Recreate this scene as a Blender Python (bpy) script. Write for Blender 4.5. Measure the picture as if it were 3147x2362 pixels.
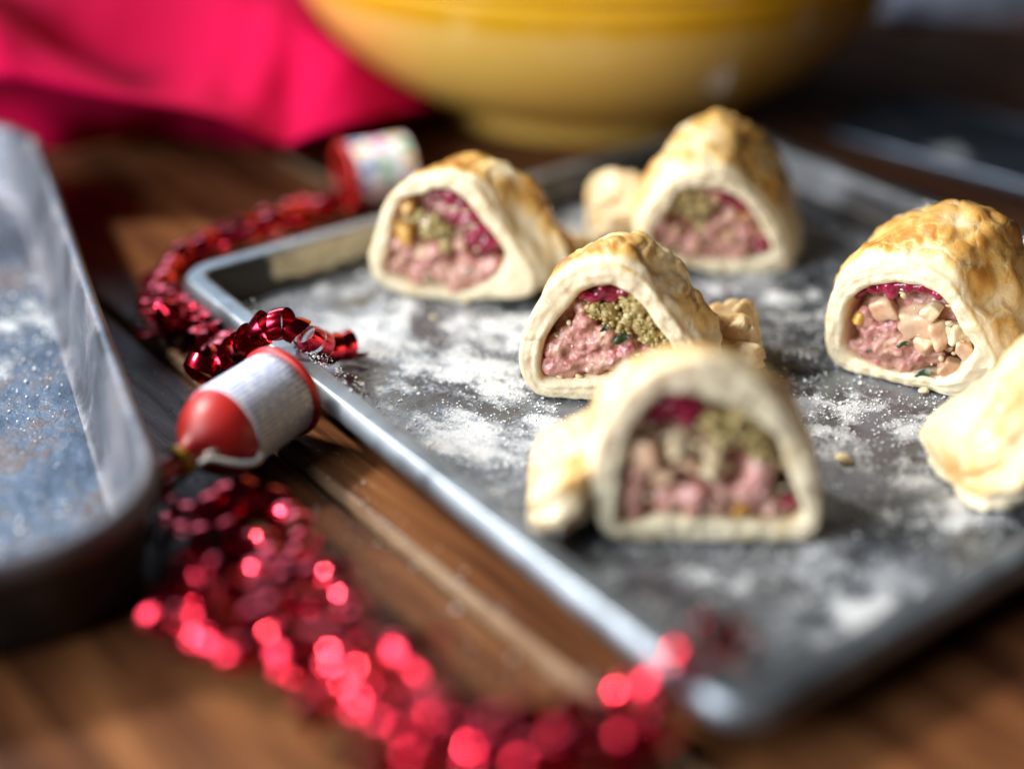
import bpy, math, random
import numpy as np
from mathutils import Vector, noise as mnoise

for o in list(bpy.data.objects):
    bpy.data.objects.remove(o, do_unlink=True)
scene = bpy.context.scene
col = scene.collection
R = math.radians

# ------------------------------------------------------------------ camera
cam_d = bpy.data.cameras.new('camera')
cam_d.sensor_width = 36.0
cam_d.lens = 50.5
cam_d.clip_start = 0.01
cam_d.clip_end = 50
cam_d.dof.use_dof = True
cam_d.dof.focus_distance = 0.474
cam_d.dof.aperture_fstop = 1.75
cam = bpy.data.objects.new('camera', cam_d)
col.objects.link(cam)
cam.location = (0, 0, 0.245)
cam.rotation_euler = (R(90 - 29.5), 0, 0)
scene.camera = cam

# ------------------------------------------------------------------ light: a dim room, a window at the left, low winter light through it
world = bpy.data.worlds.new('World')
scene.world = world
world.use_nodes = True
bg = world.node_tree.nodes['Background']
bg.inputs[0].default_value = (0.80, 0.90, 1.0, 1)
bg.inputs[1].default_value = 0.022


def area_light(name, loc, target, size, size_y, watts, colour, shape='RECTANGLE'):
    d = bpy.data.lights.new(name, 'AREA')
    d.shape = shape
    d.size = size
    d.size_y = size_y
    d.energy = watts
    d.color = colour
    o = bpy.data.objects.new(name, d)
    col.objects.link(o)
    o.location = loc
    o.rotation_euler = (Vector(target) - Vector(loc)).to_track_quat('-Z', 'Y').to_euler()
    return o


FOC = Vector((0.02, 0.43, 0.02))
area_light('window_sunlight', FOC + 2.2 * Vector((-0.69, 0.25, 0.68)), FOC, 0.22, 0.22, 62, (1.0, 0.96, 0.89), 'DISK')
area_light('window_daylight', FOC + 1.4 * Vector((-0.82, -0.42, 0.40)), FOC, 0.9, 0.9, 41, (0.88, 0.94, 1.0))
area_light('far_window_daylight', FOC + 2.2 * Vector((-0.42, 0.80, 0.43)), FOC, 1.4, 0.9, 15, (0.60, 0.79, 1.0))

vs = scene.view_settings
vs.view_transform = 'Standard'
vs.look = 'None'
vs.exposure = 0.12
vs.gamma = 1.0
vs.use_curve_mapping = False
scene.cycles.use_denoising = True
scene.cycles.max_bounces = 8
scene.cycles.sample_clamp_indirect = 6.0
scene.cycles.caustics_reflective = False
scene.cycles.caustics_refractive = False


# ------------------------------------------------------------------ small helpers
def sstep(a, b, x):
    t = np.clip((np.asarray(x, float) - a) / (b - a), 0, 1)
    return t * t * (3 - 2 * t)


def nz(p, s, off=0.0):
    return mnoise.noise(Vector((p[0] * s + off, p[1] * s - off * 0.7, p[2] * s + off * 1.3)))


def nza(P, s, off=0.0):
    return np.array([nz(p, s, off) for p in P])


def catmull(pts, n):
    P = np.array(pts, float)
    P = np.vstack([2 * P[0] - P[1], P, 2 * P[-1] - P[-2]])
    m = len(P) - 3
    ts = np.linspace(0, m, n)
    out = []
    for t in ts:
        i = min(int(t), m - 1)
        f = t - i
        a, b, c, d = P[i:i + 4]
        out.append(0.5 * (2 * b + (c - a) * f + (2 * a - 5 * b + 4 * c - d) * f * f + (3 * b - a - 3 * c + d) * f ** 3))
    return np.array(out)


def mesh_obj(name, V, F, mat, parent=None, attrs=None, smooth=True, loc=None, uv=None):
    me = bpy.data.meshes.new(name)
    me.from_pydata([tuple(map(float, v)) for v in V], [], [tuple(map(int, f)) for f in F])
    me.update()
    if smooth:
        me.polygons.foreach_set('use_smooth', [True] * len(me.polygons))
    for k, a in (attrs or {}).items():
        at = me.attributes.new(k, 'FLOAT', 'POINT')
        at.data.foreach_set('value', np.asarray(a, dtype=np.float32))
    if uv is not None:
        ul = me.uv_layers.new(name='UVMap')
        li = np.empty(len(me.loops), dtype=np.int32)
        me.loops.foreach_get('vertex_index', li)
        ul.data.foreach_set('uv', np.asarray(uv, dtype=np.float32)[li].ravel())
    me.materials.append(mat)
    o = bpy.data.objects.new(name, me)
    col.objects.link(o)
    if parent is not None:
        o.parent = parent
    if loc is not None:
        o.location = loc
    return o


def thing(name, label, cat, loc=(0, 0, 0), group=None):
    o = bpy.data.objects.new(name, None)
    o.empty_display_size = 0.01
    col.objects.link(o)
    o.location = loc
    return tag(o, label, cat, group)


def tag(o, label, cat, group=None, kind=None):
    o['label'] = label
    o['category'] = cat
    if group:
        o['group'] = group
    if kind:
        o['kind'] = kind
    return o


def grid_faces(rows, n, closed=True, start=0):
    F = []
    m = n if closed else n - 1
    for r in range(rows - 1):
        a = start + r * n
        b = a + n
        for i in range(m):
            j = (i + 1) % n
            F.append((a + i, a + j, b + j, b + i))
    return F


def ico(sub):
    import bmesh
    bm = bmesh.new()
    bmesh.ops.create_icosphere(bm, subdivisions=sub, radius=1.0)
    bm.verts.ensure_lookup_table()
    V = np.array([v.co[:] for v in bm.verts])
    F = np.array([[v.index for v in f.verts] for f in bm.faces])
    bm.free()
    return V, F


ICO = {k: ico(k) for k in (1, 2, 3, 4)}


def rounded_cube(n=7, k=0.62):
    """Unit cube with softened edges."""
    import bmesh
    bm = bmesh.new()
    bmesh.ops.create_cube(bm, size=2.0)
    bmesh.ops.subdivide_edges(bm, edges=bm.edges[:], cuts=n, use_grid_fill=True)
    V = np.array([v.co[:] for v in bm.verts])
    F = [[v.index for v in f.verts] for f in bm.faces]
    bm.free()
    inner = np.clip(V, -k, k)
    d = V - inner
    ln = np.linalg.norm(d, axis=1, keepdims=True)
    V = inner + d / np.maximum(ln, 1e-9) * (1 - k)
    return V, F


CUBE = rounded_cube()


class MB:
    """Collects shapes that make up ONE part."""

    def __init__(s):
        s.V = []
        s.F = []
        s.n = 0
        s.A = []

    def add(s, V, F, a=0.0):
        V = np.asarray(V, float)
        s.V.append(V)
        s.F += [tuple(int(i) + s.n for i in f) for f in F]
        s.n += len(V)
        s.A.append(np.broadcast_to(np.asarray(a, float), (len(V),)))

    def build(s, name, mat, parent=None, attr=None, **k):
        at = {attr: np.concatenate(s.A)} if attr else None
        return mesh_obj(name, np.vstack(s.V), s.F, mat, parent, at, **k)


def tube(path, rad, n=8, cap=True):
    P = np.array(path, float)
    rad = np.broadcast_to(np.asarray(rad, float), (len(P),))
    T = np.gradient(P, axis=0)
    T /= np.linalg.norm(T, axis=1, keepdims=True)
    up = np.array([0.12, 0.2, 1.0])
    V = []
    for p, t, r in zip(P, T, rad):
        a = np.cross(t, up)
        a /= np.linalg.norm(a)
        b = np.cross(a, t)
        for i in range(n):
            th = 2 * math.pi * i / n
            V.append(p + r * (math.cos(th) * a + math.sin(th) * b))
    F = grid_faces(len(P), n)
    if cap:
        F.append(tuple(range(n))[::-1])
        F.append(tuple(range((len(P) - 1) * n, len(P) * n)))
    return np.array(V), F


def lathe(profile, n=64, origin=(0, 0, 0), axis='Z'):
    """profile: (radius, height) pairs, open surface of revolution."""
    V, uv = [], []
    m = len(profile)
    for k, (r, h) in enumerate(profile):
        for i in range(n + 1):
            th = 2 * math.pi * i / n
            V.append((r * math.cos(th), r * math.sin(th), h))
            uv.append((i / n, k / (m - 1)))
    F = grid_faces(m, n + 1, closed=False)
    return np.array(V), F, np.array(uv)


# ------------------------------------------------------------------ materials
class Mat:
    def __init__(s, name):
        s.m = bpy.data.materials.new(name)
        s.m.use_nodes = True
        s.nt = s.m.node_tree
        s.b = s.nt.nodes['Principled BSDF']

    def set(s, **k):
        for a, v in k.items():
            s.b.inputs[a.replace('_', ' ')].default_value = v
        return s

    def n(s, t, inputs=None, **props):
        nd = s.nt.nodes.new(t)
        for a, v in props.items():
            setattr(nd, a, v)
        for a, v in (inputs or {}).items():
            if isinstance(v, bpy.types.NodeSocket):
                s.nt.links.new(v, nd.inputs[a])
            else:
                nd.inputs[a].default_value = v
        return nd

    def link(s, sock, inp):
        s.nt.links.new(sock, s.b.inputs[inp] if isinstance(inp, str) else inp)

    def coord(s, scale=(1, 1, 1), rot=(0, 0, 0), kind='Object', loc=(0, 0, 0)):
        tc = s.n('ShaderNodeTexCoord')
        turn = s.n('ShaderNodeMapping', {'Vector': tc.outputs[kind], 'Rotation': rot})
        return s.n('ShaderNodeMapping', {'Vector': turn.outputs[0], 'Scale': scale, 'Location': loc}).outputs[0]

    def noise(s, vec, scale, detail=4, rough=0.55, dist=0.0):
        return s.n('ShaderNodeTexNoise', {'Vector': vec, 'Scale': scale, 'Detail': detail, 'Roughness': rough, 'Distortion': dist}).outputs['Fac']

    def ramp(s, fac, stops, interp='LINEAR'):
        r = s.n('ShaderNodeValToRGB', {'Fac': fac})
        cr = r.color_ramp
        cr.interpolation = interp
        while len(cr.elements) > 1:
            cr.elements.remove(cr.elements[-1])
        for i, (p, c) in enumerate(stops):
            e = cr.elements[0] if i == 0 else cr.elements.new(p)
            e.position = p
            e.color = c if len(c) == 4 else (*c, 1)
        return r.outputs[0]

    def mix(s, fac, a, b, mode='MIX'):
        nd = s.n('ShaderNodeMix', data_type='RGBA', blend_type=mode)
        for k, v in (('Factor', fac),):
            if isinstance(v, bpy.types.NodeSocket):
                s.nt.links.new(v, nd.inputs[0])
            else:
                nd.inputs[0].default_value = v
        for idx, v in ((6, a), (7, b)):
            if isinstance(v, bpy.types.NodeSocket):
                s.nt.links.new(v, nd.inputs[idx])
            else:
                nd.inputs[idx].default_value = v if len(v) == 4 else (*v, 1)
        return nd.outputs[2]

    def math(s, op, a, b=0.0, c=0.0, clamp=False):
        nd = s.n('ShaderNodeMath', operation=op, use_clamp=clamp)
        for i, v in enumerate((a, b, c)):
            if isinstance(v, bpy.types.NodeSocket):
                s.nt.links.new(v, nd.inputs[i])
            else:
                nd.inputs[i].default_value = v
        return nd.outputs[0]

    def attr(s, name):
        return s.n('ShaderNodeAttribute', attribute_name=name).outputs['Fac']

    def bump(s, h, strength=0.3, dist=0.001, prev=None):
        nd = s.n('ShaderNodeBump', {'Strength': strength, 'Distance': dist, 'Height': h})
        if prev is not None:
            s.nt.links.new(prev, nd.inputs['Normal'])
        s.link(nd.outputs[0], 'Normal')
        return nd.outputs[0]


M = {}


def m_crust():
    x = Mat('baked_pastry')
    v = x.coord()
    bake = x.attr('bake')
    n1 = x.noise(v, 260, 5, 0.6)
    n2 = x.noise(v, 90, 4, 0.6)
    f = x.math('ADD', bake, x.math('MULTIPLY', x.math('SUBTRACT', n2, 0.5), 0.42))
    f = x.math('ADD', f, x.math('MULTIPLY', x.math('SUBTRACT', n1, 0.5), 0.16), clamp=True)
    wv = x.n('ShaderNodeVectorMath', {0: v, 1: x.n('ShaderNodeVectorMath', {0: x.n('ShaderNodeTexNoise', {'Vector': v, 'Scale': 120.0}).outputs['Color'], 1: (0.010, 0.010, 0.010)}, operation='MULTIPLY').outputs[0]}, operation='ADD').outputs[0]
    ck = x.n('ShaderNodeTexVoronoi', {'Vector': wv, 'Scale': 62.0}, feature='DISTANCE_TO_EDGE').outputs['Distance']
    crack = x.math('MULTIPLY', x.ramp(ck, [(0.0, (1, 1, 1)), (0.07, (0, 0, 0))]), x.ramp(n2, [(0.42, (0, 0, 0)), (0.60, (1, 1, 1))]))
    f = x.math('SUBTRACT', f, x.math('MULTIPLY', crack, 0.30), clamp=True)
    c = x.ramp(f, [(0.0, (0.86, 0.73, 0.51)), (0.18, (0.83, 0.65, 0.385)), (0.42, (0.74, 0.48, 0.18)),
                   (0.66, (0.62, 0.32, 0.075)), (0.88, (0.46, 0.19, 0.036)), (1.0, (0.32, 0.11, 0.022))])
    # cranberry juice soaked into the pastry here and there
    j = x.ramp(x.noise(v, 55, 2, 0.5), [(0.70, (0, 0, 0)), (0.80, (1, 1, 1))])
    c = x.mix(x.math('MULTIPLY', j, 0.22), c, (0.55, 0.20, 0.25))
    x.link(c, 'Base Color')
    x.link(x.ramp(f, [(0.08, (0.70, 0.70, 0.70)), (0.34, (0.27, 0.27, 0.27))]), 'Roughness')
    x.link(x.ramp(f, [(0.15, (0, 0, 0)), (0.45, (0.45, 0.45, 0.45))]), 'Coat Weight')
    x.set(Coat_Roughness=0.18)
    x.set(Subsurface_Weight=0.30, Subsurface_Radius=(1.0, 0.55, 0.22), Subsurface_Scale=0.006, Specular_IOR_Level=0.45)
    b = x.bump(x.noise(v, 420, 6, 0.68), 0.45, 0.0011)
    b = x.bump(x.math('SUBTRACT', 1.0, crack), 0.35, 0.0008, b)
    x.bump(x.noise(v, 1500, 3, 0.6), 0.22, 0.0004, b)
    return x.m


def m_meat(dark=0.0):
    x = Mat('sausage_meat')
    v = x.coord()
    f = x.noise(v, 330, 5, 0.65)
    c = x.ramp(f, [(0.25, (0.26, 0.065, 0.055)), (0.42, (0.50, 0.185, 0.155)), (0.58, (0.64, 0.32, 0.265)), (0.75, (0.76, 0.52, 0.44))])
    big = x.noise(v, 90, 2)
    c = x.mix(x.ramp(big, [(0.40, (0, 0, 0)), (0.66, (0.7, 0.7, 0.7))]), c, (0.55, 0.34, 0.20))
    st = x.ramp(x.noise(v, 140, 3, 0.6, 1.2), [(0.60, (0, 0, 0)), (0.70, (0.7, 0.7, 0.7))])
    c = x.mix(st, c, (0.50, 0.045, 0.12))
    fat = x.ramp(x.noise(v, 620, 2, 0.5), [(0.66, (0, 0, 0)), (0.74, (0.8, 0.8, 0.8))])
    c = x.mix(fat, c, (0.82, 0.70, 0.62))
    x.link(c, 'Base Color')
    x.set(Roughness=0.30, Subsurface_Weight=0.35, Subsurface_Radius=(1.0, 0.35, 0.25), Subsurface_Scale=0.003,
          Specular_IOR_Level=0.6, Coat_Weight=0.35, Coat_Roughness=0.12)
    b = x.bump(f, 0.5, 0.0016)
    x.bump(x.noise(v, 1200, 3), 0.25, 0.0005, b)
    return x.m


def m_stuff():
    x = Mat('herb_stuffing')
    v = x.coord()
    f = x.noise(v, 420, 4, 0.6)
    c = x.ramp(f, [(0.3, (0.17, 0.11, 0.03)), (0.45, (0.36, 0.25, 0.085)), (0.6, (0.52, 0.41, 0.17)), (0.78, (0.70, 0.62, 0.36))])
    x.link(c, 'Base Color')
    x.set(Roughness=0.42, Subsurface_Weight=0.15, Subsurface_Radius=(1, 0.7, 0.3), Subsurface_Scale=0.002)
    x.bump(f, 0.4, 0.0008)
    return x.m


def m_cran():
    x = Mat('cranberry_sauce')
    v = x.coord()
    f = x.noise(v, 240, 4, 0.6)
    c = x.ramp(f, [(0.3, (0.09, 0.003, 0.012)), (0.5, (0.26, 0.006, 0.032)), (0.72, (0.46, 0.022, 0.10))])
    x.link(c, 'Base Color')
    x.set(Roughness=0.22, Subsurface_Weight=0.25, Subsurface_Radius=(1, 0.15, 0.2), Subsurface_Scale=0.003, Coat_Weight=0.3)
    x.bump(f, 0.4, 0.001)
    return x.m


def m_chunk(name, c0, c1):
    x = Mat(name)
    v = x.coord()
    f = x.noise(v, 170, 4, 0.6)
    x.link(x.mix(x.ramp(f, [(0.35, (0, 0, 0)), (0.65, (1, 1, 1))]), c0, c1), 'Base Color')
    x.set(Roughness=0.38, Subsurface_Weight=0.3, Subsurface_Radius=(1, 0.6, 0.35), Subsurface_Scale=0.004)
    x.bump(x.noise(v, 500, 4), 0.3, 0.0007)
    return x.m


def m_herb():
    x = Mat('parsley')
    x.set(Base_Color=(0.025, 0.06, 0.02, 1), Roughness=0.4)
    return x.m


def m_metal(name, base, flour_attr=True, rust=0.5, rough=0.36, metallic=0.85, flour_gain=1.0, pit=0.10):
    x = Mat(name)
    v = x.coord()
    n1 = x.noise(v, 34, 6, 0.65, 0.4)
    n2 = x.noise(v, 210, 5, 0.7)
    n3 = x.noise(v, 12, 3, 0.5)
    c = x.ramp(n1, [(0.32, tuple(b * 0.42 for b in base)), (0.52, base), (0.72, tuple(min(1, b * 1.35) for b in base))])
    rm = x.math('MULTIPLY', x.ramp(x.math('ADD', x.math('MULTIPLY', n1, 0.6), x.math('MULTIPLY', n2, 0.4)),
                                   [(0.49, (0, 0, 0)), (0.60, (1, 1, 1))]), rust)
    c = x.mix(rm, c, (0.10, 0.062, 0.045))
    sp = x.ramp(n2, [(0.27, (1, 1, 1)), (0.36, (0, 0, 0))])
    c = x.mix(x.math('MULTIPLY', sp, 0.7), c, (0.02, 0.018, 0.016))
    met = x.math('MULTIPLY', x.math('SUBTRACT', 1.0, rm), metallic)
    ro = x.math('ADD', x.math('MULTIPLY', n1, 0.30), rough - 0.12)
    ro = x.math('ADD', ro, x.math('MULTIPLY', rm, 0.3), clamp=True)
    if flour_attr:
        fl = x.attr('flour')
        g1 = x.noise(v, 650, 4, 0.7)
        g2 = x.noise(v, 150, 4, 0.65)
        g3 = x.noise(v, 1700, 3, 0.7)
        thr = x.math('ADD', x.math('MULTIPLY', g1, 0.42), x.math('MULTIPLY', g2, 0.34))
        thr = x.math('ADD', thr, x.math('MULTIPLY', g3, 0.34))
        # the thicker the dusting, the more of the metal the grains cover
        cov = x.math('SUBTRACT', x.math('ADD', x.math('MULTIPLY', fl, 0.40 * flour_gain), thr), 0.765)
        cov = x.math('MULTIPLY', cov, 6.5, clamp=True)
        cov = x.math('MULTIPLY', cov, 0.78)
        c = x.mix(cov, c, (0.74, 0.74, 0.735))
        met = x.math('MULTIPLY', met, x.math('SUBTRACT', 1.0, cov))
        ro = x.math('ADD', ro, x.math('MULTIPLY', cov, 0.6), clamp=True)
        b = x.bump(cov, 0.35, 0.0006)
    else:
        b = None
    x.link(c, 'Base Color')
    x.link(met, 'Metallic')
    x.link(ro, 'Roughness')
    x.bump(x.math('ADD', n2, x.math('MULTIPLY', n3, 2.0)), pit, 0.0010, b)
    return x.m


def m_wall():
    """Tray sides: bare steel with mottled beige and black areas on the far side."""
    x = Mat('tray_side_steel')
    v = x.coord()
    n1 = x.noise(v, 30, 5, 0.65, 0.6)
    n2 = x.noise(v, 130, 5, 0.7)
    beige_area = x.attr('beige_area')
    f = x.math('ADD', beige_area, x.math('MULTIPLY', x.math('SUBTRACT', n1, 0.5), 1.3), clamp=True)
    f = x.ramp(f, [(0.42, (0, 0, 0)), (0.52, (1, 1, 1))])
    c = x.ramp(n1, [(0.35, (0.10, 0.10, 0.10)), (0.6, (0.34, 0.36, 0.38))])
    c = x.mix(f, c, x.ramp(n2, [(0.3, (0.30, 0.26, 0.17)), (0.6, (0.52, 0.48, 0.36))]))
    blackish = x.attr('blackish')
    bf = x.math('ADD', blackish, x.math('MULTIPLY', x.math('SUBTRACT', n2, 0.5), 1.2), clamp=True)
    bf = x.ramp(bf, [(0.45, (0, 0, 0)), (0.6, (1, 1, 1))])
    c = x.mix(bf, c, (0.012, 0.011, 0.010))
    x.link(c, 'Base Color')
    met = x.math('MULTIPLY', x.math('SUBTRACT', 1.0, x.math('MAXIMUM', x.math('MULTIPLY', f, 0.55), bf)), 0.9)
    x.link(met, 'Metallic')
    x.link(x.math('ADD', x.math('MULTIPLY', bf, 0.25), 0.34), 'Roughness')
    x.bump(n2, 0.12, 0.0008)
    return x.m


def m_wood():
    x = Mat('dark_table_wood')
    ang = R(51.4)
    v = x.coord((1, 1, 1), (0, 0, ang))
    vs_ = x.coord((6.0, 110.0, 30.0), (0, 0, ang))
    vf = x.coord((30.0, 900.0, 100.0), (0, 0, ang))
    vb = x.coord((2.2, 14.0, 8.0), (0, 0, ang))
    g = x.noise(vs_, 1.0, 5, 0.6, 0.6)
    g2 = x.noise(vf, 1.0, 4, 0.6)
    b = x.noise(vb, 2.0, 4, 0.6, 0.8)
    tone = x.attr('tone')
    f = x.math('ADD', x.math('MULTIPLY', g, 0.45), x.math('MULTIPLY', g2, 0.25))
    f = x.math('ADD', f, x.math('MULTIPLY', b, 0.45))
    f = x.math('ADD', f, x.math('SUBTRACT', tone, 0.08))
    c = x.ramp(f, [(0.36, (0.016, 0.006, 0.003)), (0.50, (0.085, 0.029, 0.011)), (0.60, (0.20, 0.076, 0.027)), (0.74, (0.37, 0.17, 0.068))])
    worn = x.attr('worn')
    c = x.mix(x.math('MULTIPLY', worn, x.ramp(x.noise(v, 45, 3), [(0.25, (0.15, 0.15, 0.15)), (0.6, (0.75, 0.75, 0.75))])), c, (0.36, 0.24, 0.145))
    knots = x.ramp(x.noise(v, 16, 2), [(0.24, (1, 1, 1)), (0.30, (0, 0, 0))])
    c = x.mix(x.math('MULTIPLY', knots, 0.8), c, (0.014, 0.010, 0.009))
    x.link(c, 'Base Color')
    x.link(x.ramp(g, [(0.3, (0.55, 0.55, 0.55)), (0.7, (0.36, 0.36, 0.36))]), 'Roughness')
    x.set(Specular_IOR_Level=0.14)
    bb = x.bump(g2, 0.35, 0.0006)
    x.bump(g, 0.25, 0.0012, bb)
    return x.m


def m_bowl():
    x = Mat('yellow_glaze')
    v = x.coord()
    n = x.noise(v, 9, 3)
    a = x.attr('band')
    c = x.mix(n, (0.58, 0.345, 0.060), (0.66, 0.42, 0.10))
    c = x.mix(a, c, (0.64, 0.34, 0.012))
    x.link(c, 'Base Color')
    x.set(Roughness=0.22, Specular_IOR_Level=0.5, Coat_Weight=0.25, Coat_Roughness=0.1)
    x.bump(x.noise(v, 30, 3), 0.06, 0.002)
    return x.m


def m_napkin():
    x = Mat('magenta_cotton')
    v = x.coord()
    wv = x.n('ShaderNodeTexWave', {'Vector': v, 'Scale': 900.0, 'Distortion': 0.6}).outputs['Fac']
    n = x.noise(v, 20, 3)
    x.link(x.mix(n, (0.34, 0.0008, 0.030), (0.42, 0.001, 0.048)), 'Base Color')
    x.set(Roughness=0.85, Specular_IOR_Level=0.04)
    x.bump(wv, 0.15, 0.0004)
    return x.m


def m_ribbon():
    x = Mat('red_metallic_foil')
    v = x.coord()
    x.set(Base_Color=(0.56, 0.005, 0.030, 1), Metallic=1.0, Roughness=0.18, Coat_Weight=0.5, Coat_Roughness=0.14)
    x.bump(x.noise(v, 260, 2), 0.10, 0.0010)
    return x.m


def m_plain(name, colr, rough=0.4, **k):
    x = Mat(name)
    x.set(Base_Color=(*colr, 1), Roughness=rough, **k)
    v = x.coord()
    x.bump(x.noise(v, 400, 3), 0.06, 0.0006)
    return x.m


def m_label(dots_from, dots_to):
    """Printed paper: fine blue text over one side, coloured confetti dots round the other (UV: u round, v along)."""
    x = Mat('printed_label_paper')
    tc = x.n('ShaderNodeTexCoord')
    sep = x.n('ShaderNodeSeparateXYZ', {'Vector': tc.outputs['UV']})
    u, w = sep.outputs[0], sep.outputs[1]
    mp = x.n('ShaderNodeMapping', {'Vector': tc.outputs['UV'], 'Scale': (13.0, 4.0, 1.0)})
    vo = x.n('ShaderNodeTexVoronoi', {'Vector': mp.outputs[0], 'Scale': 1.0, 'Randomness': 0.55}, voronoi_dimensions='2D')
    dot = x.math('LESS_THAN', vo.outputs['Distance'], 0.34)
    hs = x.n('ShaderNodeSeparateColor', {'Color': vo.outputs['Color']})
    dc = x.ramp(hs.outputs[0], [(0.0, (0.75, 0.02, 0.03)), (0.25, (0.02, 0.10, 0.50)), (0.45, (0.03, 0.35, 0.10)),
                                (0.62, (0.85, 0.45, 0.02)), (0.8, (0.75, 0.03, 0.30))], 'CONSTANT')
    base = (0.80, 0.81, 0.83)
    cd = x.mix(x.math('MULTIPLY', dot, 0.9), base, dc)
    # rows of tiny print
    rows = x.math('GREATER_THAN', x.math('SINE', x.math('MULTIPLY', u, 330.0)), -0.1)
    tv = x.n('ShaderNodeMapping', {'Vector': tc.outputs['UV'], 'Scale': (52.0, 60.0, 1.0)})
    letters = x.math('GREATER_THAN', x.noise(tv.outputs[0], 1.0, 2, 0.6), 0.44)
    words = x.math('GREATER_THAN', x.noise(x.n('ShaderNodeMapping', {'Vector': tc.outputs['UV'], 'Scale': (52.0, 14.0, 1.0)}).outputs[0], 1.0, 1), 0.40)
    txt = x.math('MULTIPLY', x.math('MULTIPLY', rows, letters), words)
    inside = x.math('MULTIPLY', x.math('GREATER_THAN', w, 0.12), x.math('LESS_THAN', w, 0.90))
    ct = x.mix(x.math('MULTIPLY', x.math('MULTIPLY', txt, inside), 0.85), base, (0.06, 0.15, 0.58))
    side = x.math('MAXIMUM', x.math('LESS_THAN', u, dots_from), x.math('GREATER_THAN', u, dots_to))
    x.link(x.mix(side, ct, cd), 'Base Color')
    x.set(Roughness=0.6, Specular_IOR_Level=0.25)
    return x.m


def m_flour():
    x = Mat('flour')
    x.set(Base_Color=(0.86, 0.86, 0.84, 1), Roughness=0.9)
    return x.m


M['crust'] = m_crust()
M['meat'] = m_meat()
M['stuffing'] = m_stuff()
M['cran'] = m_cran()
M['apple'] = m_chunk('diced_apple', (0.60, 0.33, 0.19), (0.74, 0.51, 0.34))
M['onion'] = m_chunk('soft_onion', (0.70, 0.52, 0.30), (0.78, 0.66, 0.46))
M['squash'] = m_chunk('roast_squash', (0.56, 0.24, 0.03), (0.66, 0.40, 0.10))
M['herb'] = m_herb()
M['tray'] = m_metal('worn_baking_steel', (0.27, 0.32, 0.385), True, 0.48, 0.28, 0.88, 1.0, 0.26)
M['rim'] = m_metal('rim_steel', (0.29, 0.32, 0.35), False, 0.10, 0.42, 0.9)
M['wall'] = m_wall()
M['tin'] = m_metal('old_roasting_tin', (0.13, 0.165, 0.22), True, 0.85, 0.30, 0.9, 1.0, 0.9)
M['tin_rim'] = m_metal('old_tin_rim', (0.17, 0.18, 0.21), True, 0.55, 0.42, 0.85, 0.8, 0.45)
M['dark'] = m_metal('blackened_steel', (0.10, 0.12, 0.15), True, 0.15, 0.34, 0.8, 1.1)
M['blackish'] = m_metal('shade_dark_outer_steel', (0.05, 0.048, 0.046), False, 0.3, 0.45, 0.5)  # shade on the pans' outer sides, put into a near-black colour
M['wood'] = m_wood()
M['bowl'] = m_bowl()
M['napkin'] = m_napkin()
M['ribbon'] = m_ribbon()
M['red'] = m_plain('red_plastic', (0.42, 0.013, 0.010), 0.42, Specular_IOR_Level=0.5, Subsurface_Weight=0.1, Subsurface_Scale=0.002)
M['label_a'] = m_label(0.15, 0.72)
M['label_b'] = m_label(2.0, -1.0)
M['string'] = m_plain('white_string', (0.72, 0.70, 0.68), 0.8)
M['band'] = m_plain('yellow_band', (0.60, 0.34, 0.02), 0.4)
M['flour'] = m_flour()
M['towel'] = m_plain('blue_grey_linen', (0.10, 0.12, 0.17), 0.9)

# ------------------------------------------------------------------ table: planks side by side
SA = R(-51.4)
PU = np.array([math.cos(SA), math.sin(SA)])          # along the planks
PV = np.array([-PU[1], PU[0]])                       # across them
table = tag(bpy.data.objects.new('tabletop', None), 'dark brown wooden plank tabletop under everything', 'table', kind='structure')
col.objects.link(table)
rng = random.Random(4)
v0 = 0.1861 - 0.135 * 6
tones = [0.0, 0.02, -0.02, 0.02, 0.0, 0.03, 0.035, 0.0, 0.02, -0.03, 0.0, 0.02, -0.02, 0.0]
for k in range(14):
    a = v0 + 0.135 * k + 0.0007
    b = a + 0.135 - 0.0014
    dz = rng.uniform(-0.0004, 0.0004) - 0.0005
    bev = 0.0022
    prof = [(a, -0.03, 0), (a, -0.0042, 0.6), (a + 0.0007, -0.0022, 1), (a + 0.0018, -0.0008, 1), (a + bev, 0.0, 0.7), (a + bev * 1.6, 0.0, 0.0),
            (a + 0.04, 0.0, 0), (a + 0.09, 0.0, 0), (b - bev * 1.6, 0, 0.0), (b - bev, 0.0, 0.5), (b - 0.0016, -0.0008, 0.8), (b - 0.0005, -0.0024, 0.8), (b, -0.005, 0.4), (b, -0.03, 0)]
    V, A = [], []
    us = np.linspace(-1.9, 0.35, 120)
    for u in us:
        wob = 0.0006 * mnoise.noise(Vector((u * 18, k * 7.7, 0)))
        for (pv, pz, w) in prof:
            q = PU * u + PV * (pv + (wob if w > 0 else 0))
            zz = pz + dz + (0.0002 * mnoise.noise(Vector((q[0] * 40, q[1] * 40, k))) if pz > -0.004 else 0)
            V.append((q[0], q[1], min(zz, -0.0001)))
            A.append(w)
    F = grid_faces(len(us), len(prof), closed=False)
    mesh_obj('plank', V, F, M['wood'], table, {'worn': A, 'tone': [tones[k]] * len(V)})


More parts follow.
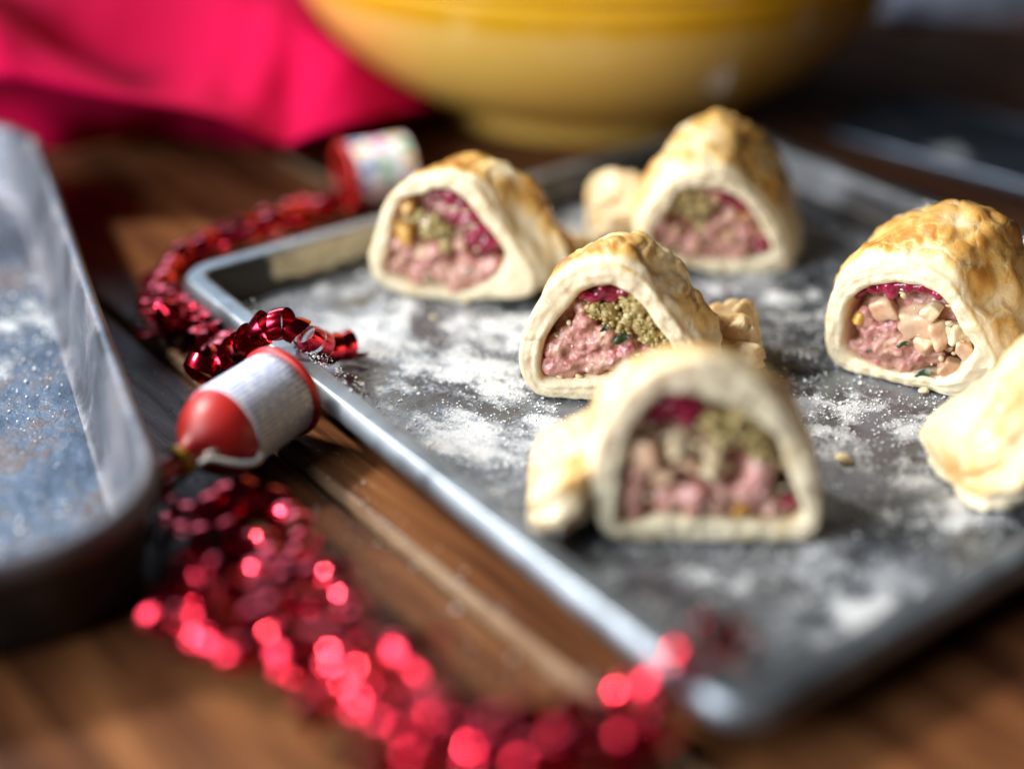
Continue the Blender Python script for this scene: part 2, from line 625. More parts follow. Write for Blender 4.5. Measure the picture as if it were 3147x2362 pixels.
# ------------------------------------------------------------------ pans with a rim
def rrect(u0, u1, v0_, v1, rad, off, nc=14, ne=44):
    """Rounded rectangle ring, grown by off; returns (n,2) in pan (u,v)."""
    a0, a1, b0, b1 = u0 - off, u1 + off, v0_ - off, v1 + off
    r = max(rad + off, 0.002)
    pts = []
    for (cu, cv, s) in ((a1 - r, b1 - r, 0), (a0 + r, b1 - r, 90), (a0 + r, b0 + r, 180), (a1 - r, b0 + r, 270)):
        arc = [(cu + r * math.cos(R(s + 90 * i / nc)), cv + r * math.sin(R(s + 90 * i / nc))) for i in range(nc + 1)]
        if pts:
            p, q = np.array(pts[-1]), np.array(arc[0])
            pts += [tuple(p + (q - p) * i / ne) for i in range(1, ne)]
        pts += arc
    p, q = np.array(pts[-1]), np.array(pts[0])
    pts += [tuple(p + (q - p) * i / ne) for i in range(1, ne)]
    return np.array(pts)


class Pan:
    def __init__(s, ang, u0, u1, v0_, v1, rad):
        s.U = np.array([math.cos(R(ang)), math.sin(R(ang))])
        s.V = np.array([-s.U[1], s.U[0]])
        s.r = (u0, u1, v0_, v1, rad)

    def w(s, uv, z):
        uv = np.asarray(uv)
        xy = uv[:, :1] * s.U + uv[:, 1:] * s.V
        return np.column_stack([xy, np.broadcast_to(z, (len(uv),))])

    def rings(s, prof, dent=0.0, seed=0):
        out = []
        for off, z in prof:
            P = s.w(rrect(*s.r, off), z)
            if dent:
                P[:, 2] += dent * nza(P, 22, seed)
            out.append(P)
        return out


def blob_field(P, blobs):
    f = np.zeros(len(P))
    for (bx, by, rx, ry, h) in blobs:
        f = np.maximum(f, h * np.exp(-(((P[:, 0] - bx) / rx) ** 2 + ((P[:, 1] - by) / ry) ** 2)))
    return f


FLOOR = 0.0040      # tray base height
# where the flour was thrown: x, y, radius x, radius y, thickness
FB = [(*(-0.0346, 0.4635, 0.0040)[:2], 0.036, 0.032, 0.95), (*(-0.0170, 0.4357, 0.0040)[:2], 0.036, 0.034, 1.0), (*(-0.0069, 0.3957, 0.0040)[:2], 0.026, 0.024, 0.95), (*(-0.0252, 0.4044, 0.0040)[:2], 0.02, 0.024, 0.8),
      (*(-0.0691, 0.5023, 0.0040)[:2], 0.03, 0.016, 0.55), (*(0.0075, 0.4747, 0.0040)[:2], 0.02, 0.02, 0.7), (*(0.1113, 0.4902, 0.0040)[:2], 0.022, 0.022, 0.9),
      (*(0.0813, 0.5023, 0.0040)[:2], 0.03, 0.014, 0.65), (*(0.1131, 0.3986, 0.0040)[:2], 0.030, 0.018, 1.0), (*(0.1221, 0.3737, 0.0040)[:2], 0.022, 0.016, 0.85), (*(0.1033, 0.4104, 0.0040)[:2], 0.018, 0.012, 0.9),
      (*(0.0874, 0.3196, 0.0040)[:2], 0.013, 0.013, 1.1), (*(0.1026, 0.3133, 0.0040)[:2], 0.012, 0.014, 1.1), (*(0.0913, 0.3014, 0.0040)[:2], 0.010, 0.009, 0.7), (*(0.1331, 0.3511, 0.0040)[:2], 0.014, 0.010, 0.85),
      (*(0.0305, 0.5709, 0.0040)[:2], 0.02, 0.02, 0.6), (*(-0.0448, 0.4228, 0.0040)[:2], 0.012, 0.02, 0.65), (*(0.1457, 0.3764, 0.0040)[:2], 0.02, 0.02, 0.7), (*(0.0506, 0.3217, 0.0040)[:2], 0.03, 0.012, 0.35)]


def flour_at(P):
    f = blob_field(P, FB)
    n = nza(P, 55, 3.1) * 0.6 + nza(P, 140, 9.2) * 0.55 + nza(P, 320, 2.2) * 0.35
    return np.clip(f * (0.44 + 0.66 * n) + 0.38 + 0.32 * n, 0, 1.0)


pan = Pan(-53.5, -0.4535, -0.1800, 0.2020, 0.4595, 0.0)
tray = thing('baking_tray', 'worn grey steel baking tray dusted with flour, carrying the cut pastries', 'tray', (0, 0, 0))
# base: concentric rings, finely divided so the dusting can vary
b0 = rrect(*pan.r, 0.0)
cen = b0.mean(0)
nr = 120
V = []
for i in range(nr):
    t = 1 - i / nr
    uv = cen + (b0 - cen) * t
    P = pan.w(uv, FLOOR)
    V.append(P)
V.append(pan.w(cen[None], FLOOR))
V = np.vstack(V)
n0 = len(b0)
F = grid_faces(nr, n0)
c_i = len(V) - 1
F += [((nr - 1) * n0 + i, (nr - 1) * n0 + (i + 1) % n0, c_i) for i in range(n0)]
fl0 = flour_at(V)
V[:, 2] += 0.00025 * nza(V, 25, 1.7) + 0.0007 * np.clip(fl0 - 0.45, 0, 1) * (0.5 + nza(V, 260, 6.1))
mesh_obj('base', V, F, M['tray'], tray, {'flour': fl0})
# sides
prof = [(0.0, FLOOR), (0.0010, FLOOR + 0.0004), (0.0022, FLOOR + 0.0018), (0.0032, 0.010), (0.0042, 0.014), (0.0052, 0.0168), (0.0062, 0.0178)]
rs = pan.rings(prof)
V = np.vstack(rs)
uvs = np.vstack([rrect(*pan.r, o) for o, z in prof])
farside = sstep(-0.440, -0.455, uvs[:, 0])
beige_area = farside * sstep(0.215, 0.235, uvs[:, 1]) * sstep(0.37, 0.31, uvs[:, 1])
beige_area = np.maximum(beige_area, 0.25 * farside)
blackish = farside * np.maximum(sstep(0.0125, 0.0065, V[:, 2]) * 0.72, sstep(0.236, 0.212, uvs[:, 1]))
blackish = np.maximum(blackish, 0.55 * farside * sstep(0.33, 0.40, uvs[:, 1]))
mesh_obj('side_wall', V, grid_faces(len(prof), n0), M['wall'], tray, {'beige_area': beige_area, 'blackish': blackish})
# flat flange, rolled lip, and the outside of the pan down to the table
prof = [(0.0062, 0.0178), (0.0066, 0.01815), (0.0072, 0.01825), (0.0100, 0.0182), (0.0120, 0.0182), (0.0126, 0.0181), (0.0130, 0.0178), (0.0137, 0.0169), (0.0143, 0.0158), (0.0147, 0.0146), (0.0148, 0.0126), (0.0144, 0.0115), (0.0135, 0.0109),
        (0.0125, 0.0106), (0.0112, 0.0110)]
rs = pan.rings(prof, 0.00025, 5)
mesh_obj('rim', np.vstack(rs), grid_faces(len(prof), n0), M['rim'], tray)
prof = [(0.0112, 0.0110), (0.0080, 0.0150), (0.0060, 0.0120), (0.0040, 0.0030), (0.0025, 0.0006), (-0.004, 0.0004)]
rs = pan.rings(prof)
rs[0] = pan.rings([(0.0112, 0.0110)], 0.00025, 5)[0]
mesh_obj('outer_side', np.vstack(rs), grid_faces(len(prof), n0), M['blackish'], tray)

# ------------------------------------------------------------------ roasting tin at the left
tin = Pan(-67.5, -0.640, -0.323, -0.26, 0.0240, 0.026)
tin_o = thing('roasting_tin', 'deep old roasting tin with rounded corners and floury scratched base at the left edge', 'roasting tin')
b1 = rrect(*tin.r, 0.0)
cen1 = b1.mean(0)
nr1 = 110
V = np.vstack([tin.w(cen1 + (b1 - cen1) * (1 - i / nr1), 0.0035) for i in range(nr1)] + [tin.w(cen1[None], 0.0035)])
F = grid_faces(nr1, n0) + [((nr1 - 1) * n0 + i, (nr1 - 1) * n0 + (i + 1) % n0, nr1 * n0) for i in range(n0)]
V[:, 2] += 0.0004 * nza(V, 40, 2.2) + 0.0005 * nza(V, 150, 7.7) + 0.0003 * nza(V, 400, 1.7)
TB = [(*(-0.1818, 0.4719, 0.0035)[:2], 0.03, 0.03, 1.0), (*(-0.1823, 0.5034, 0.0035)[:2], 0.02, 0.03, 0.7), (*(-0.1745, 0.4366, 0.0035)[:2], 0.03, 0.02, 0.8), (*(-0.1337, 0.3470, 0.0035)[:2], 0.03, 0.012, 0.5)]
fl = np.clip(blob_field(V, TB) * (0.50 + 0.6 * nza(V, 70, 8.1)) + 0.08 + 0.2 * nza(V, 120, 4.4), 0, 1)
mesh_obj('base', V, F, M['tin'], tin_o, {'flour': fl})
prof = [(0.0, 0.0035), (0.0012, 0.0040), (0.0030, 0.0060), (0.0045, 0.012), (0.0060, 0.020), (0.0075, 0.028), (0.0085, 0.0325)]
V = np.vstack(tin.rings(prof))
mesh_obj('side_wall', V, grid_faces(len(prof), n0), M['tin_rim'], tin_o, {'flour': 0.05 + 0.35 * nza(V, 60, 3)})
prof = [(0.0085, 0.0325), (0.0095, 0.0345), (0.0110, 0.0352), (0.0126, 0.0345), (0.0136, 0.0325), (0.0138, 0.0300), (0.0130, 0.0280), (0.0110, 0.0275)]
V = np.vstack(tin.rings(prof, 0.0006, 2))
mesh_obj('rim', V, grid_faces(len(prof), n0), M['tin_rim'], tin_o, {'flour': 0.10 + 0.5 * np.clip(nza(V, 90, 13), 0, 1)})

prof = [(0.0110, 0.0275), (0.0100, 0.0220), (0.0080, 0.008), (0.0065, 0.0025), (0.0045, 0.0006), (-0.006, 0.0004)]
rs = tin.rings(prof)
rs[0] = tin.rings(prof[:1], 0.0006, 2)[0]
mesh_obj('outer_side', np.vstack(rs), grid_faces(len(prof), n0), M['blackish'], tin_o)

# ------------------------------------------------------------------ dark sheet behind the tray at the right
sheet = Pan(-43.0, -0.345, 0.10, 0.600, 0.672, 0.006)
sh = thing('baking_sheet', 'narrow blackened steel sheet smeared with flour behind the tray at the right', 'baking sheet')
b2 = rrect(*sheet.r, 0.0)
cen2 = b2.mean(0)
nr2 = 60
V = np.vstack([sheet.w(cen2 + (b2 - cen2) * (1 - i / nr2), 0.006) for i in range(nr2)] + [sheet.w(cen2[None], 0.006)])
F = grid_faces(nr2, n0) + [((nr2 - 1) * n0 + i, (nr2 - 1) * n0 + (i + 1) % n0, nr2 * n0) for i in range(n0)]
SB = [(*(0.1641, 0.6732, 0.0060)[:2], 0.022, 0.03, 0.9), (*(0.2085, 0.6443, 0.0060)[:2], 0.020, 0.024, 1.3), (*(0.2181, 0.6321, 0.0060)[:2], 0.016, 0.016, 0.9), (*(0.1990, 0.6634, 0.0060)[:2], 0.02, 0.03, 0.7), (*(0.1943, 0.6232, 0.0060)[:2], 0.014, 0.016, 0.7)]
mesh_obj('base', V, F, M['dark'], sh, {'flour': np.clip(blob_field(V, SB) * (0.45 + 0.8 * nza(V, 65, 2)) + 0.15 * nza(V, 80, 2), 0, 1)})
prof = [(0.0, 0.006), (0.0008, 0.0072), (0.0022, 0.0078), (0.0034, 0.0072), (0.0036, 0.005), (0.0030, 0.0012), (0.0010, 0.0004), (-0.004, 0.0004)]
V = np.vstack(sheet.rings(prof))
mesh_obj('rim', V, grid_faces(len(prof), n0), M['dark'], sh, {'flour': 0.12 + 0.3 * nza(V, 60, 5)})

# ------------------------------------------------------------------ mixing bowl
bowl = thing('mixing_bowl', 'large yellow glazed mixing bowl standing behind the tray', 'bowl', (0.0415, 0.752, 0.0))
fp = [(0.060, 0.0006), (0.083, 0.0006), (0.0870, 0.0016), (0.0885, 0.004), (0.0890, 0.009), (0.0905, 0.0125)]
V, F, uv = lathe(fp, 96)
mesh_obj('foot', V, F, M['bowl'], bowl, {'band': [0.0] * len(V)})
bp = catmull([(0.0905, 0.0125), (0.1010, 0.0165), (0.1180, 0.0270), (0.1330, 0.0405), (0.1450, 0.0565), (0.1530, 0.0740), (0.1590, 0.094), (0.163, 0.118), (0.165, 0.135)], 110)
prof = []
for r, h in bp:
    d = 0.0
    for zc, wd, am in ((0.086, 0.0016, 0.0016), (0.0905, 0.0016, 0.0016), (0.084, 0.006, 0.0008)):
        d += am * math.exp(-((h - zc) / wd) ** 2) * (1 if zc != 0.086 else -1)
    prof.append((r + d, h))
prof += [(0.168, 0.138), (0.170, 0.142), (0.169, 0.146), (0.165, 0.147), (0.161, 0.145), (0.159, 0.135), (0.155, 0.10), (0.140, 0.060), (0.110, 0.030), (0.06, 0.020), (0.001, 0.018)]
V, F, uv = lathe(prof, 128)
band = sstep(0.0715, 0.0750, V[:, 2])
mesh_obj('body', V, F, M['bowl'], bowl, {'band': band})

# ------------------------------------------------------------------ magenta napkin
ridge = [(-0.2433, 0.5931, 0.0620), (-0.2196, 0.5912, 0.0600), (-0.2006, 0.5918, 0.0580), (-0.1666, 0.5855, 0.0530), (-0.1341, 0.5854, 0.0470), (-0.1210, 0.5864, 0.0430), (-0.1059, 0.5912, 0.0320), (-0.0996, 0.5957, 0.0270), (-0.0888, 0.5969, 0.0310), (-0.0711, 0.6119, 0.0310), (-0.0532, 0.6464, 0.0250), (-0.0331, 0.6816, 0.0180)]
bott = [(-0.2982, 0.7162, 0.0020), (-0.2561, 0.6811, 0.0020), (-0.2213, 0.6551, 0.0020), (-0.2015, 0.6647, 0.0020), (-0.1766, 0.6745, 0.0020), (-0.1501, 0.6666, 0.0020), (-0.1213, 0.6551, 0.0020), (-0.1032, 0.6526, 0.0020), (-0.0908, 0.6602, 0.0020), (-0.0742, 0.6745, 0.0020), (-0.0531, 0.7004, 0.0020), (-0.0293, 0.7266, 0.0020)]
NS = 150
rd = catmull(ridge, NS)
bt = catmull(bott, NS)
V = []
rows = 0
for w in np.linspace(0, 1, 12):                       # hanging front: table edge up to the fold
    for i in range(NS):
        p = bt[i] * (1 - w) + rd[i] * w
        bulge = math.sin(math.pi * w)
        p = p + np.array([0, 0.006 * bulge, 0.001 * bulge + 0.002 * bulge * mnoise.noise(Vector((i * 0.08, w * 2, 3)))])
        p[2] = max(p[2], 0.0012)
        V.append(p)
    rows += 1
for w in np.linspace(0.02, 1, 60):                    # top, running back over the table
    for i in range(NS):
        s = i / (NS - 1)
        back = np.array([-0.46 + 0.50 * s, 1.02, 0.006])
        p = rd[i] * (1 - w) + back * w
        roll = math.exp(-w * 26)
        hgt = rd[i][2] * (1 - w) + 0.006 * w
        hgt += 0.014 * math.sin(math.pi * min(1, w * 1.05)) * (0.6 + 0.9 * mnoise.noise(Vector((s * 3.2, w * 1.4, 5.5))))
        hgt += (0.026 * (1 - s) + 0.006) * math.sin(5.2 * w + 9 * s) * min(1, w * 4)
        hgt += 0.012 * mnoise.noise(Vector((s * 7 + w * 2.2, w * 2.4, 1.5))) * min(1, w * 6)
        hgt += 0.004 * mnoise.noise(Vector((s * 16 - w * 5, w * 4, 9.5))) * min(1, w * 6)
        hgt += 0.115 * math.exp(-((p[0] + 0.350) / 0.065) ** 2 - ((p[1] - 0.76) / 0.10) ** 2) * min(1, w * 8)  # tall fold out of view, added to throw shade over the napkin's left
        hgt -= 0.020 * math.exp(-((p[0] + 0.235) / 0.035) ** 2 - ((p[1] - 0.75) / 0.06) ** 2) * min(1, w * 8)
        p[2] = max(hgt - 0.0012 * roll, 0.004)
        V.append(p)
    rows += 1
V = np.array(V)
# keep clear of the bowl standing beside it
bc = np.array([0.0415, 0.752])
dd = V[:, :2] - bc
rr_ = np.linalg.norm(dd, axis=1)
lim = 0.092 + np.clip(V[:, 2] - 0.010, 0, 0.06) * 1.5
push = np.where(rr_ < lim, lim / np.maximum(rr_, 1e-6), 1.0)
V[:, :2] = bc + dd * push[:, None]
nap = mesh_obj('napkin', V, grid_faces(rows, NS, closed=False), M['napkin'])
tag(nap, 'crumpled bright magenta cloth napkin lying left of the yellow bowl', 'napkin')
sm = nap.modifiers.new('cloth', 'SOLIDIFY')
sm.thickness = 0.0009
sm.offset = -1

# ------------------------------------------------------------------ linen cloth far right
tw = []
TN = 90
for a in np.linspace(0, 1, TN):
    for b in np.linspace(0, 1, TN):
        x_ = 0.235 + 0.22 * a + 0.02 * b
        y_ = 0.90 + 0.22 * b - 0.02 * a
        e = min(a, 1 - a, b, 1 - b)
        h = 0.012 + 0.018 * abs(mnoise.noise(Vector((a * 4, b * 3, 2.2)))) + 0.010 * mnoise.noise(Vector((a * 9, b * 7, 5.2)))
        tw.append((x_ + 0.012 * mnoise.noise(Vector((b * 6, a, 4))), y_ + 0.012 * mnoise.noise(Vector((a * 6, b, 7))), max(0.0015, h * min(1, e * 8))))
tow = mesh_obj('tea_towel', tw, grid_faces(TN, TN, closed=False), M['towel'])
tag(tow, 'dim blue grey linen tea towel crumpled in the far right background', 'tea towel')
sm = tow.modifiers.new('cloth', 'SOLIDIFY')
sm.thickness = 0.001
sm.offset = -1

# ------------------------------------------------------------------ pastries
OUT = {
 'P3': {'base': (0.0224, 0.4139), 'yaw': -10, 'outer': [(-15.9, 5.8), (-19.7, 11.9), (-20.7, 18.5), (-19.7, 26.8), (-16.1, 36.3), (-11.4, 45.1), (-5.8, 50.7), (-0.2, 53.8), (5.8, 55.3), (11.9, 54.7), (19.0, 51.2), (23.9, 46.0), (27.9, 40.1), (32.0, 34.7), (36.5, 29.8), (38.7, 24.1), (38.3, 15.9), (35.3, 9.5), (18.6, 5.6), (0.0, 3.9), (-9.9, 4.1)], 'inner': [(-13.7, 10.3), (-13.8, 19.1), (-12.6, 25.8), (-8.8, 32.6), (-3.7, 39.5), (-0.9, 43.9), (2.8, 46.3), (8.9, 47.6), (15.1, 45.2), (19.4, 41.5), (23.5, 35.5), (27.0, 31.0), (30.1, 26.5), (31.8, 20.2), (30.7, 15.7), (23.1, 14.4), (11.0, 13.5), (-1.1, 11.2), (-8.5, 10.2)]},
 'P1': {'base': (-0.0253, 0.4903), 'yaw': -13, 'outer': [(-26.9, 8.0), (-29.5, 13.2), (-29.9, 19.0), (-26.9, 28.0), (-23.6, 38.8), (-20.6, 44.6), (-15.9, 49.2), (-10.4, 52.4), (-2.4, 54.1), (4.3, 54.2), (10.8, 53.0), (15.2, 48.8), (18.6, 42.7), (23.0, 36.2), (27.4, 29.6), (31.0, 24.8), (34.1, 19.9), (34.6, 12.7), (32.0, 8.0), (23.9, 7.6), (10.2, 5.6), (0.0, 4.0), (-8.3, 4.1), (-20.0, 5.3)], 'inner': [(-24.7, 14.2), (-23.1, 19.7), (-21.3, 28.6), (-19.6, 36.3), (-16.6, 43.6), (-11.5, 45.5), (-7.0, 46.8), (-4.3, 48.9), (2.0, 49.4), (6.8, 47.6), (10.7, 43.4), (15.1, 37.3), (19.0, 32.5), (22.6, 28.2), (24.3, 22.7), (19.4, 15.4), (12.5, 9.3), (3.3, 6.3), (-8.3, 7.1), (-19.8, 10.3), (-24.3, 12.7)]},
 'P2': {'base': (0.0921, 0.5135), 'yaw': 4, 'outer': [(-44.5, 18.5), (-43.0, 25.8), (-40.6, 33.0), (-36.3, 38.7), (-32.5, 43.3), (-26.8, 46.0), (-19.3, 47.2), (-11.5, 45.6), (-4.9, 41.6), (1.0, 36.7), (6.6, 30.2), (11.4, 22.7), (15.0, 14.1), (17.9, 3.9), (9.4, 3.9), (0.0, 4.0), (-11.7, 4.4), (-20.8, 7.7), (-37.6, 9.3)], 'inner': [(-38.3, 24.2), (-34.0, 29.5), (-30.7, 34.7), (-30.0, 38.5), (-27.4, 40.4), (-18.9, 41.1), (-12.0, 39.4), (-5.9, 36.9), (0.0, 31.9), (4.2, 25.9), (8.0, 19.4), (11.0, 11.8), (7.8, 10.8), (-0.5, 9.6), (-9.8, 9.9), (-19.1, 9.7), (-28.5, 12.0), (-37.1, 18.3)]},
 'P4': {'base': (0.0531, 0.3337), 'yaw': 0, 'outer': [(-27.7, 6.8), (-29.8, 15.1), (-31.9, 26.0), (-30.4, 36.5), (-27.2, 46.3), (-22.3, 54.4), (-16.5, 59.8), (-10.2, 62.8), (-3.8, 63.7), (4.0, 62.3), (12.1, 57.9), (18.6, 52.4), (23.7, 44.3), (28.2, 35.0), (31.3, 26.0), (33.7, 16.2), (34.0, 9.1), (31.2, 4.8), (9.2, 4.0), (-9.2, 4.0), (-23.1, 5.1)], 'inner': [(-23.4, 15.1), (-21.9, 28.7), (-21.6, 37.1), (-18.7, 43.3), (-16.0, 49.4), (-11.8, 52.9), (-5.3, 53.4), (1.4, 50.4), (8.1, 48.4), (15.0, 43.3), (20.8, 38.1), (24.1, 28.7), (27.8, 19.0), (30.4, 12.9), (28.5, 9.3), (8.7, 10.7), (-9.6, 11.8), (-18.7, 9.6), (-23.7, 11.3)]},
 'P5': {'base': (0.1446, 0.418), 'yaw': -30, 'outer': [(-39.8, 6.9), (-42.0, 12.1), (-43.4, 22.0), (-42.5, 30.6), (-39.7, 37.4), (-36.1, 42.0), (-29.6, 45.7), (-21.1, 48.7), (-11.4, 48.8), (-3.7, 45.4), (2.0, 38.9), (7.7, 32.3), (12.2, 25.4), (15.6, 21.5), (14.3, 12.3), (9.1, 5.8), (4.8, 4.5), (-4.9, 3.4), (-14.7, 1.5), (-22.4, 1.3), (-33.0, 3.0)], 'inner': [(-36.6, 15.3), (-36.5, 23.2), (-36.2, 30.0), (-33.2, 34.5), (-28.6, 38.1), (-20.0, 41.0), (-12.8, 41.6), (-6.3, 40.0), (-2.4, 36.7), (1.3, 30.7), (5.4, 26.3), (8.2, 23.3), (5.2, 18.1), (2.7, 12.4), (-1.7, 8.9), (-9.7, 8.9), (-20.6, 7.0), (-31.2, 9.3), (-35.1, 11.7)]}}
NA = 168


def poly_radius(poly, c, th):
    P = np.asarray(poly, float) - c
    Q = np.roll(P, -1, axis=0)
    out = np.zeros(len(th))
    for k, t in enumerate(th):
        d = np.array([math.cos(t), math.sin(t)])
        best = 0
        for p, q in zip(P, Q):
            e = q - p
            den = d[0] * e[1] - d[1] * e[0]
            if abs(den) < 1e-12:
                continue
            r = (p[0] * e[1] - p[1] * e[0]) / den
            s = (p[0] * d[1] - p[1] * d[0]) / den
            if r > 0 and -1e-6 <= s <= 1 + 1e-6:
                best = max(best, r)
        out[k] = best
    for _ in range(3):
        out = 0.25 * np.roll(out, 1) + 0.5 * out + 0.25 * np.roll(out, -1)
    return out


TH = np.linspace(0, 2 * math.pi, NA, endpoint=False)


def loft(sections, stations, nring, seed, amp=1.0, fade0=True, ruffles=7, pale=0.0):
    """sections: (NA,2) closed section (l,z) in metres about the middle; stations: dx,dy,angle,sw,sh,ruf -> rings in local metres + bake values."""
    st = catmull(stations, nring)
    path = st[:, :2]
    s_len = np.concatenate([[0], np.cumsum(np.linalg.norm(np.diff(path, axis=0), axis=1))])
    sec = sections
    zc = sec[:, 1].mean()
    rings, bakes = [], []
    zmax = sec[:, 1].max()
    for k in range(nring):
        dx, dy, ang, sw, sh, ruf = st[k]
        lat = np.array([math.cos(R(ang)), math.sin(R(ang))])
        fwd = np.array([-lat[1], lat[0]])
        tw_ = 55.0 * s_len[k]
        rufv = ruf * (2.1 * np.abs(np.sin(0.5 * (ruffles * TH + seed + tw_ + 1.1 * np.sin(2 * TH + seed)))) - 1.25
                      + 0.45 * np.sin((ruffles * 2 + 1) * TH + 2.1 * seed - tw_))
        l = sec[:, 0] * sw * (1 + 0.22 * rufv)
        z = zc * sh + (sec[:, 1] - zc) * sh * (1 + 0.30 * rufv)
        xy = np.array([dx, dy]) + l[:, None] * lat + (0.006 * rufv)[:, None] * fwd
        P = np.column_stack([xy, z])
        cen = np.array([dx, dy, zc * sh])
        out = P - cen
        out /= np.maximum(np.linalg.norm(out, axis=1, keepdims=True), 1e-9)
        f = float(sstep(0.0, 0.008, s_len[k])) if fade0 else 1.0
        d = nza(P, 70, seed) * 0.0022 + nza(P, 170, seed * 1.7) * 0.0009 + nza(P, 420, seed * 2.3) * 0.00035
        bl = nza(P, 300, seed * 4.1)
        d += 0.0007 * np.clip(bl - 0.25, 0, 1) * 2.0
        fold = nza(P * np.array([1, 1, 0.5]), 110, seed * 3.3)
        d -= 0.0009 * np.exp(-(fold / 0.10) ** 2)
        P = P + out * (d * amp * (0.25 + 0.75 * f) * (1 + 1.6 * ruf))[:, None]
        P[:, 2] = np.maximum(P[:, 2], 0.0003 + 0.0004 * (1 + nza(P, 300, seed)))
        hf = P[:, 2] / max(zmax * sh, 1e-6)
        b = sstep(0.14, 0.86, hf) * (0.58 + 0.50 * nza(P, 60, seed * 1.3 + 4) + 0.22 * nza(P, 210, seed + 8)) - 0.02
        b += 0.22 * np.clip(d / 0.0016, -1.0, 1.2) * sstep(0.1, 0.5, hf)
        ff = float(sstep(0.0012, 0.0075, s_len[k])) if fade0 else 1.0
        b = np.clip(b * ff, 0, 1)
        b = np.clip(b * (1 - 0.75 * min(1.0, ruf * 2.2)) + 0.42 * np.clip(rufv, 0, 2) * sstep(0.3, 0.7, hf), 0, 1) * (1 - pale)
        rings.append(P)
        bakes.append(b)
    return rings, bakes


def crust(root, key, stations, seed, nring=84, parent=None):
    o = OUT[key]
    inner = np.array(o['inner']) / 1000.0
    outer = np.array(o['outer']) / 1000.0
    inner[:, 1] -= FLOOR
    outer[:, 1] -= FLOOR
    c = inner.mean(0)
    ri = poly_radius(inner, c, TH)
    ro = np.maximum(poly_radius(outer, c, TH), ri + 0.003)
    D = np.column_stack([np.cos(TH), np.sin(TH)])
    I = c + D * ri[:, None]
    O = c + D * ro[:, None]
    O[:, 1] = np.maximum(O[:, 1], 0.0004)
    I[:, 1] = np.maximum(I[:, 1], 0.0030)
    lm = 0.5 * (O[:, 0].min() + O[:, 0].max())
    yaw = R(o['yaw'])
    lat = np.array([math.cos(yaw), math.sin(yaw)])
    fwd = np.array([-lat[1], lat[0]])
    rings, bakes = [], []

    def place(Q, depth):
        xy = Q[:, :1] * lat + np.asarray(depth)[:, None] * fwd
        return np.column_stack([xy, Q[:, 1]])
    # tunnel
    for k in range(10):
        t = k / 10.0
        dep = 0.026 * (1 - t)
        Q = c + (I - c) * (0.80 + 0.20 * t)
        P = place(Q, np.full(NA, dep))
        rings.append(P)
        bakes.append(np.full(NA, 0.10))
    # the cut edge, slightly pillowed and torn
    for k in range(11):
        t = k / 10.0
        Q = I + (O - I) * t
        dep = 0.0010 * (abs(2 * t - 1) ** 6) + 0.00016 * math.sin(t * 19.0)
        P = place(Q, np.full(NA, dep))
        P[:, :2] += (0.0009 * nza(P, 190, seed * 2.0) + 0.0005 * nza(P, 480, seed))[:, None] * fwd
        rings.append(P)
        edge = 0.30 * float(sstep(0.84, 1.0, t)) + 0.14 * float(sstep(0.14, 0.0, t))
        upper = sstep(0.006, 0.022, P[:, 2])
        bakes.append(np.clip(0.02 + 0.12 * nza(P, 140, seed * 5) + edge * upper * (0.8 + nza(P, 200, seed * 2)), 0, 1))
    sec = np.column_stack([O[:, 0] - lm, O[:, 1]])
    stm = [(a / 1000.0, b / 1000.0, g, sw, sh, rf) for (a, b, g, sw, sh, rf) in stations]
    R2, B2 = loft(sec, stm, nring, seed)
    off = np.array([*(lat * lm), 0.0])
    start = place(O, np.full(NA, 0.0011))
    for k, (P, b) in enumerate(zip(R2, B2)):
        P = P + off
        if k == 0:
            continue
        w = float(sstep(0, 5, k))
        if k < 5:
            P = P + (start - (R2[0] + off)) * (1 - w)
        rings.append(P)
        bakes.append(b)
    V = np.vstack(rings + [rings[0].mean(0)[None], rings[-1].mean(0)[None]])
    n = len(rings)
    F = grid_faces(n, NA)
    a, b = n * NA, n * NA + 1
    F += [(i, a, (i + 1) % NA) for i in range(NA)]
    F += [((n - 1) * NA + i, (n - 1) * NA + (i + 1) % NA, b) for i in range(NA)]
    A = np.concatenate(bakes + [[0.1, 0.4]])
    return mesh_obj('crust', V, F, M['crust'], root, {'bake': A}), lat, fwd


def twist_end(root, pts, seed, w, h, pale=0.25, ruffles=5):
    """Pinched pastry end: stations dx,dy (mm), angle, width scale, height scale, ruffle."""
    sec = np.column_stack([np.cos(TH) * w / 2, (np.sin(TH) * 0.5 + 0.5) * h])
    stm = [(a / 1000.0, b / 1000.0, g, sw, sh, rf) for (a, b, g, sw, sh, rf) in pts]
    rings, bakes = loft(sec, stm, 54, seed, 0.9, False, ruffles, pale)
    V = np.vstack(rings + [rings[0].mean(0)[None], rings[-1].mean(0)[None]])
    n = len(rings)
    F = grid_faces(n, NA) + [(i, n * NA, (i + 1) % NA) for i in range(NA)]
    F += [((n - 1) * NA + i, (n - 1) * NA + (i + 1) % NA, n * NA + 1) for i in range(NA)]
    return mesh_obj('twisted_end', V, F, M['crust'], root, {'bake': np.concatenate(bakes + [[0.3, 0.4]])})


TEX = {}


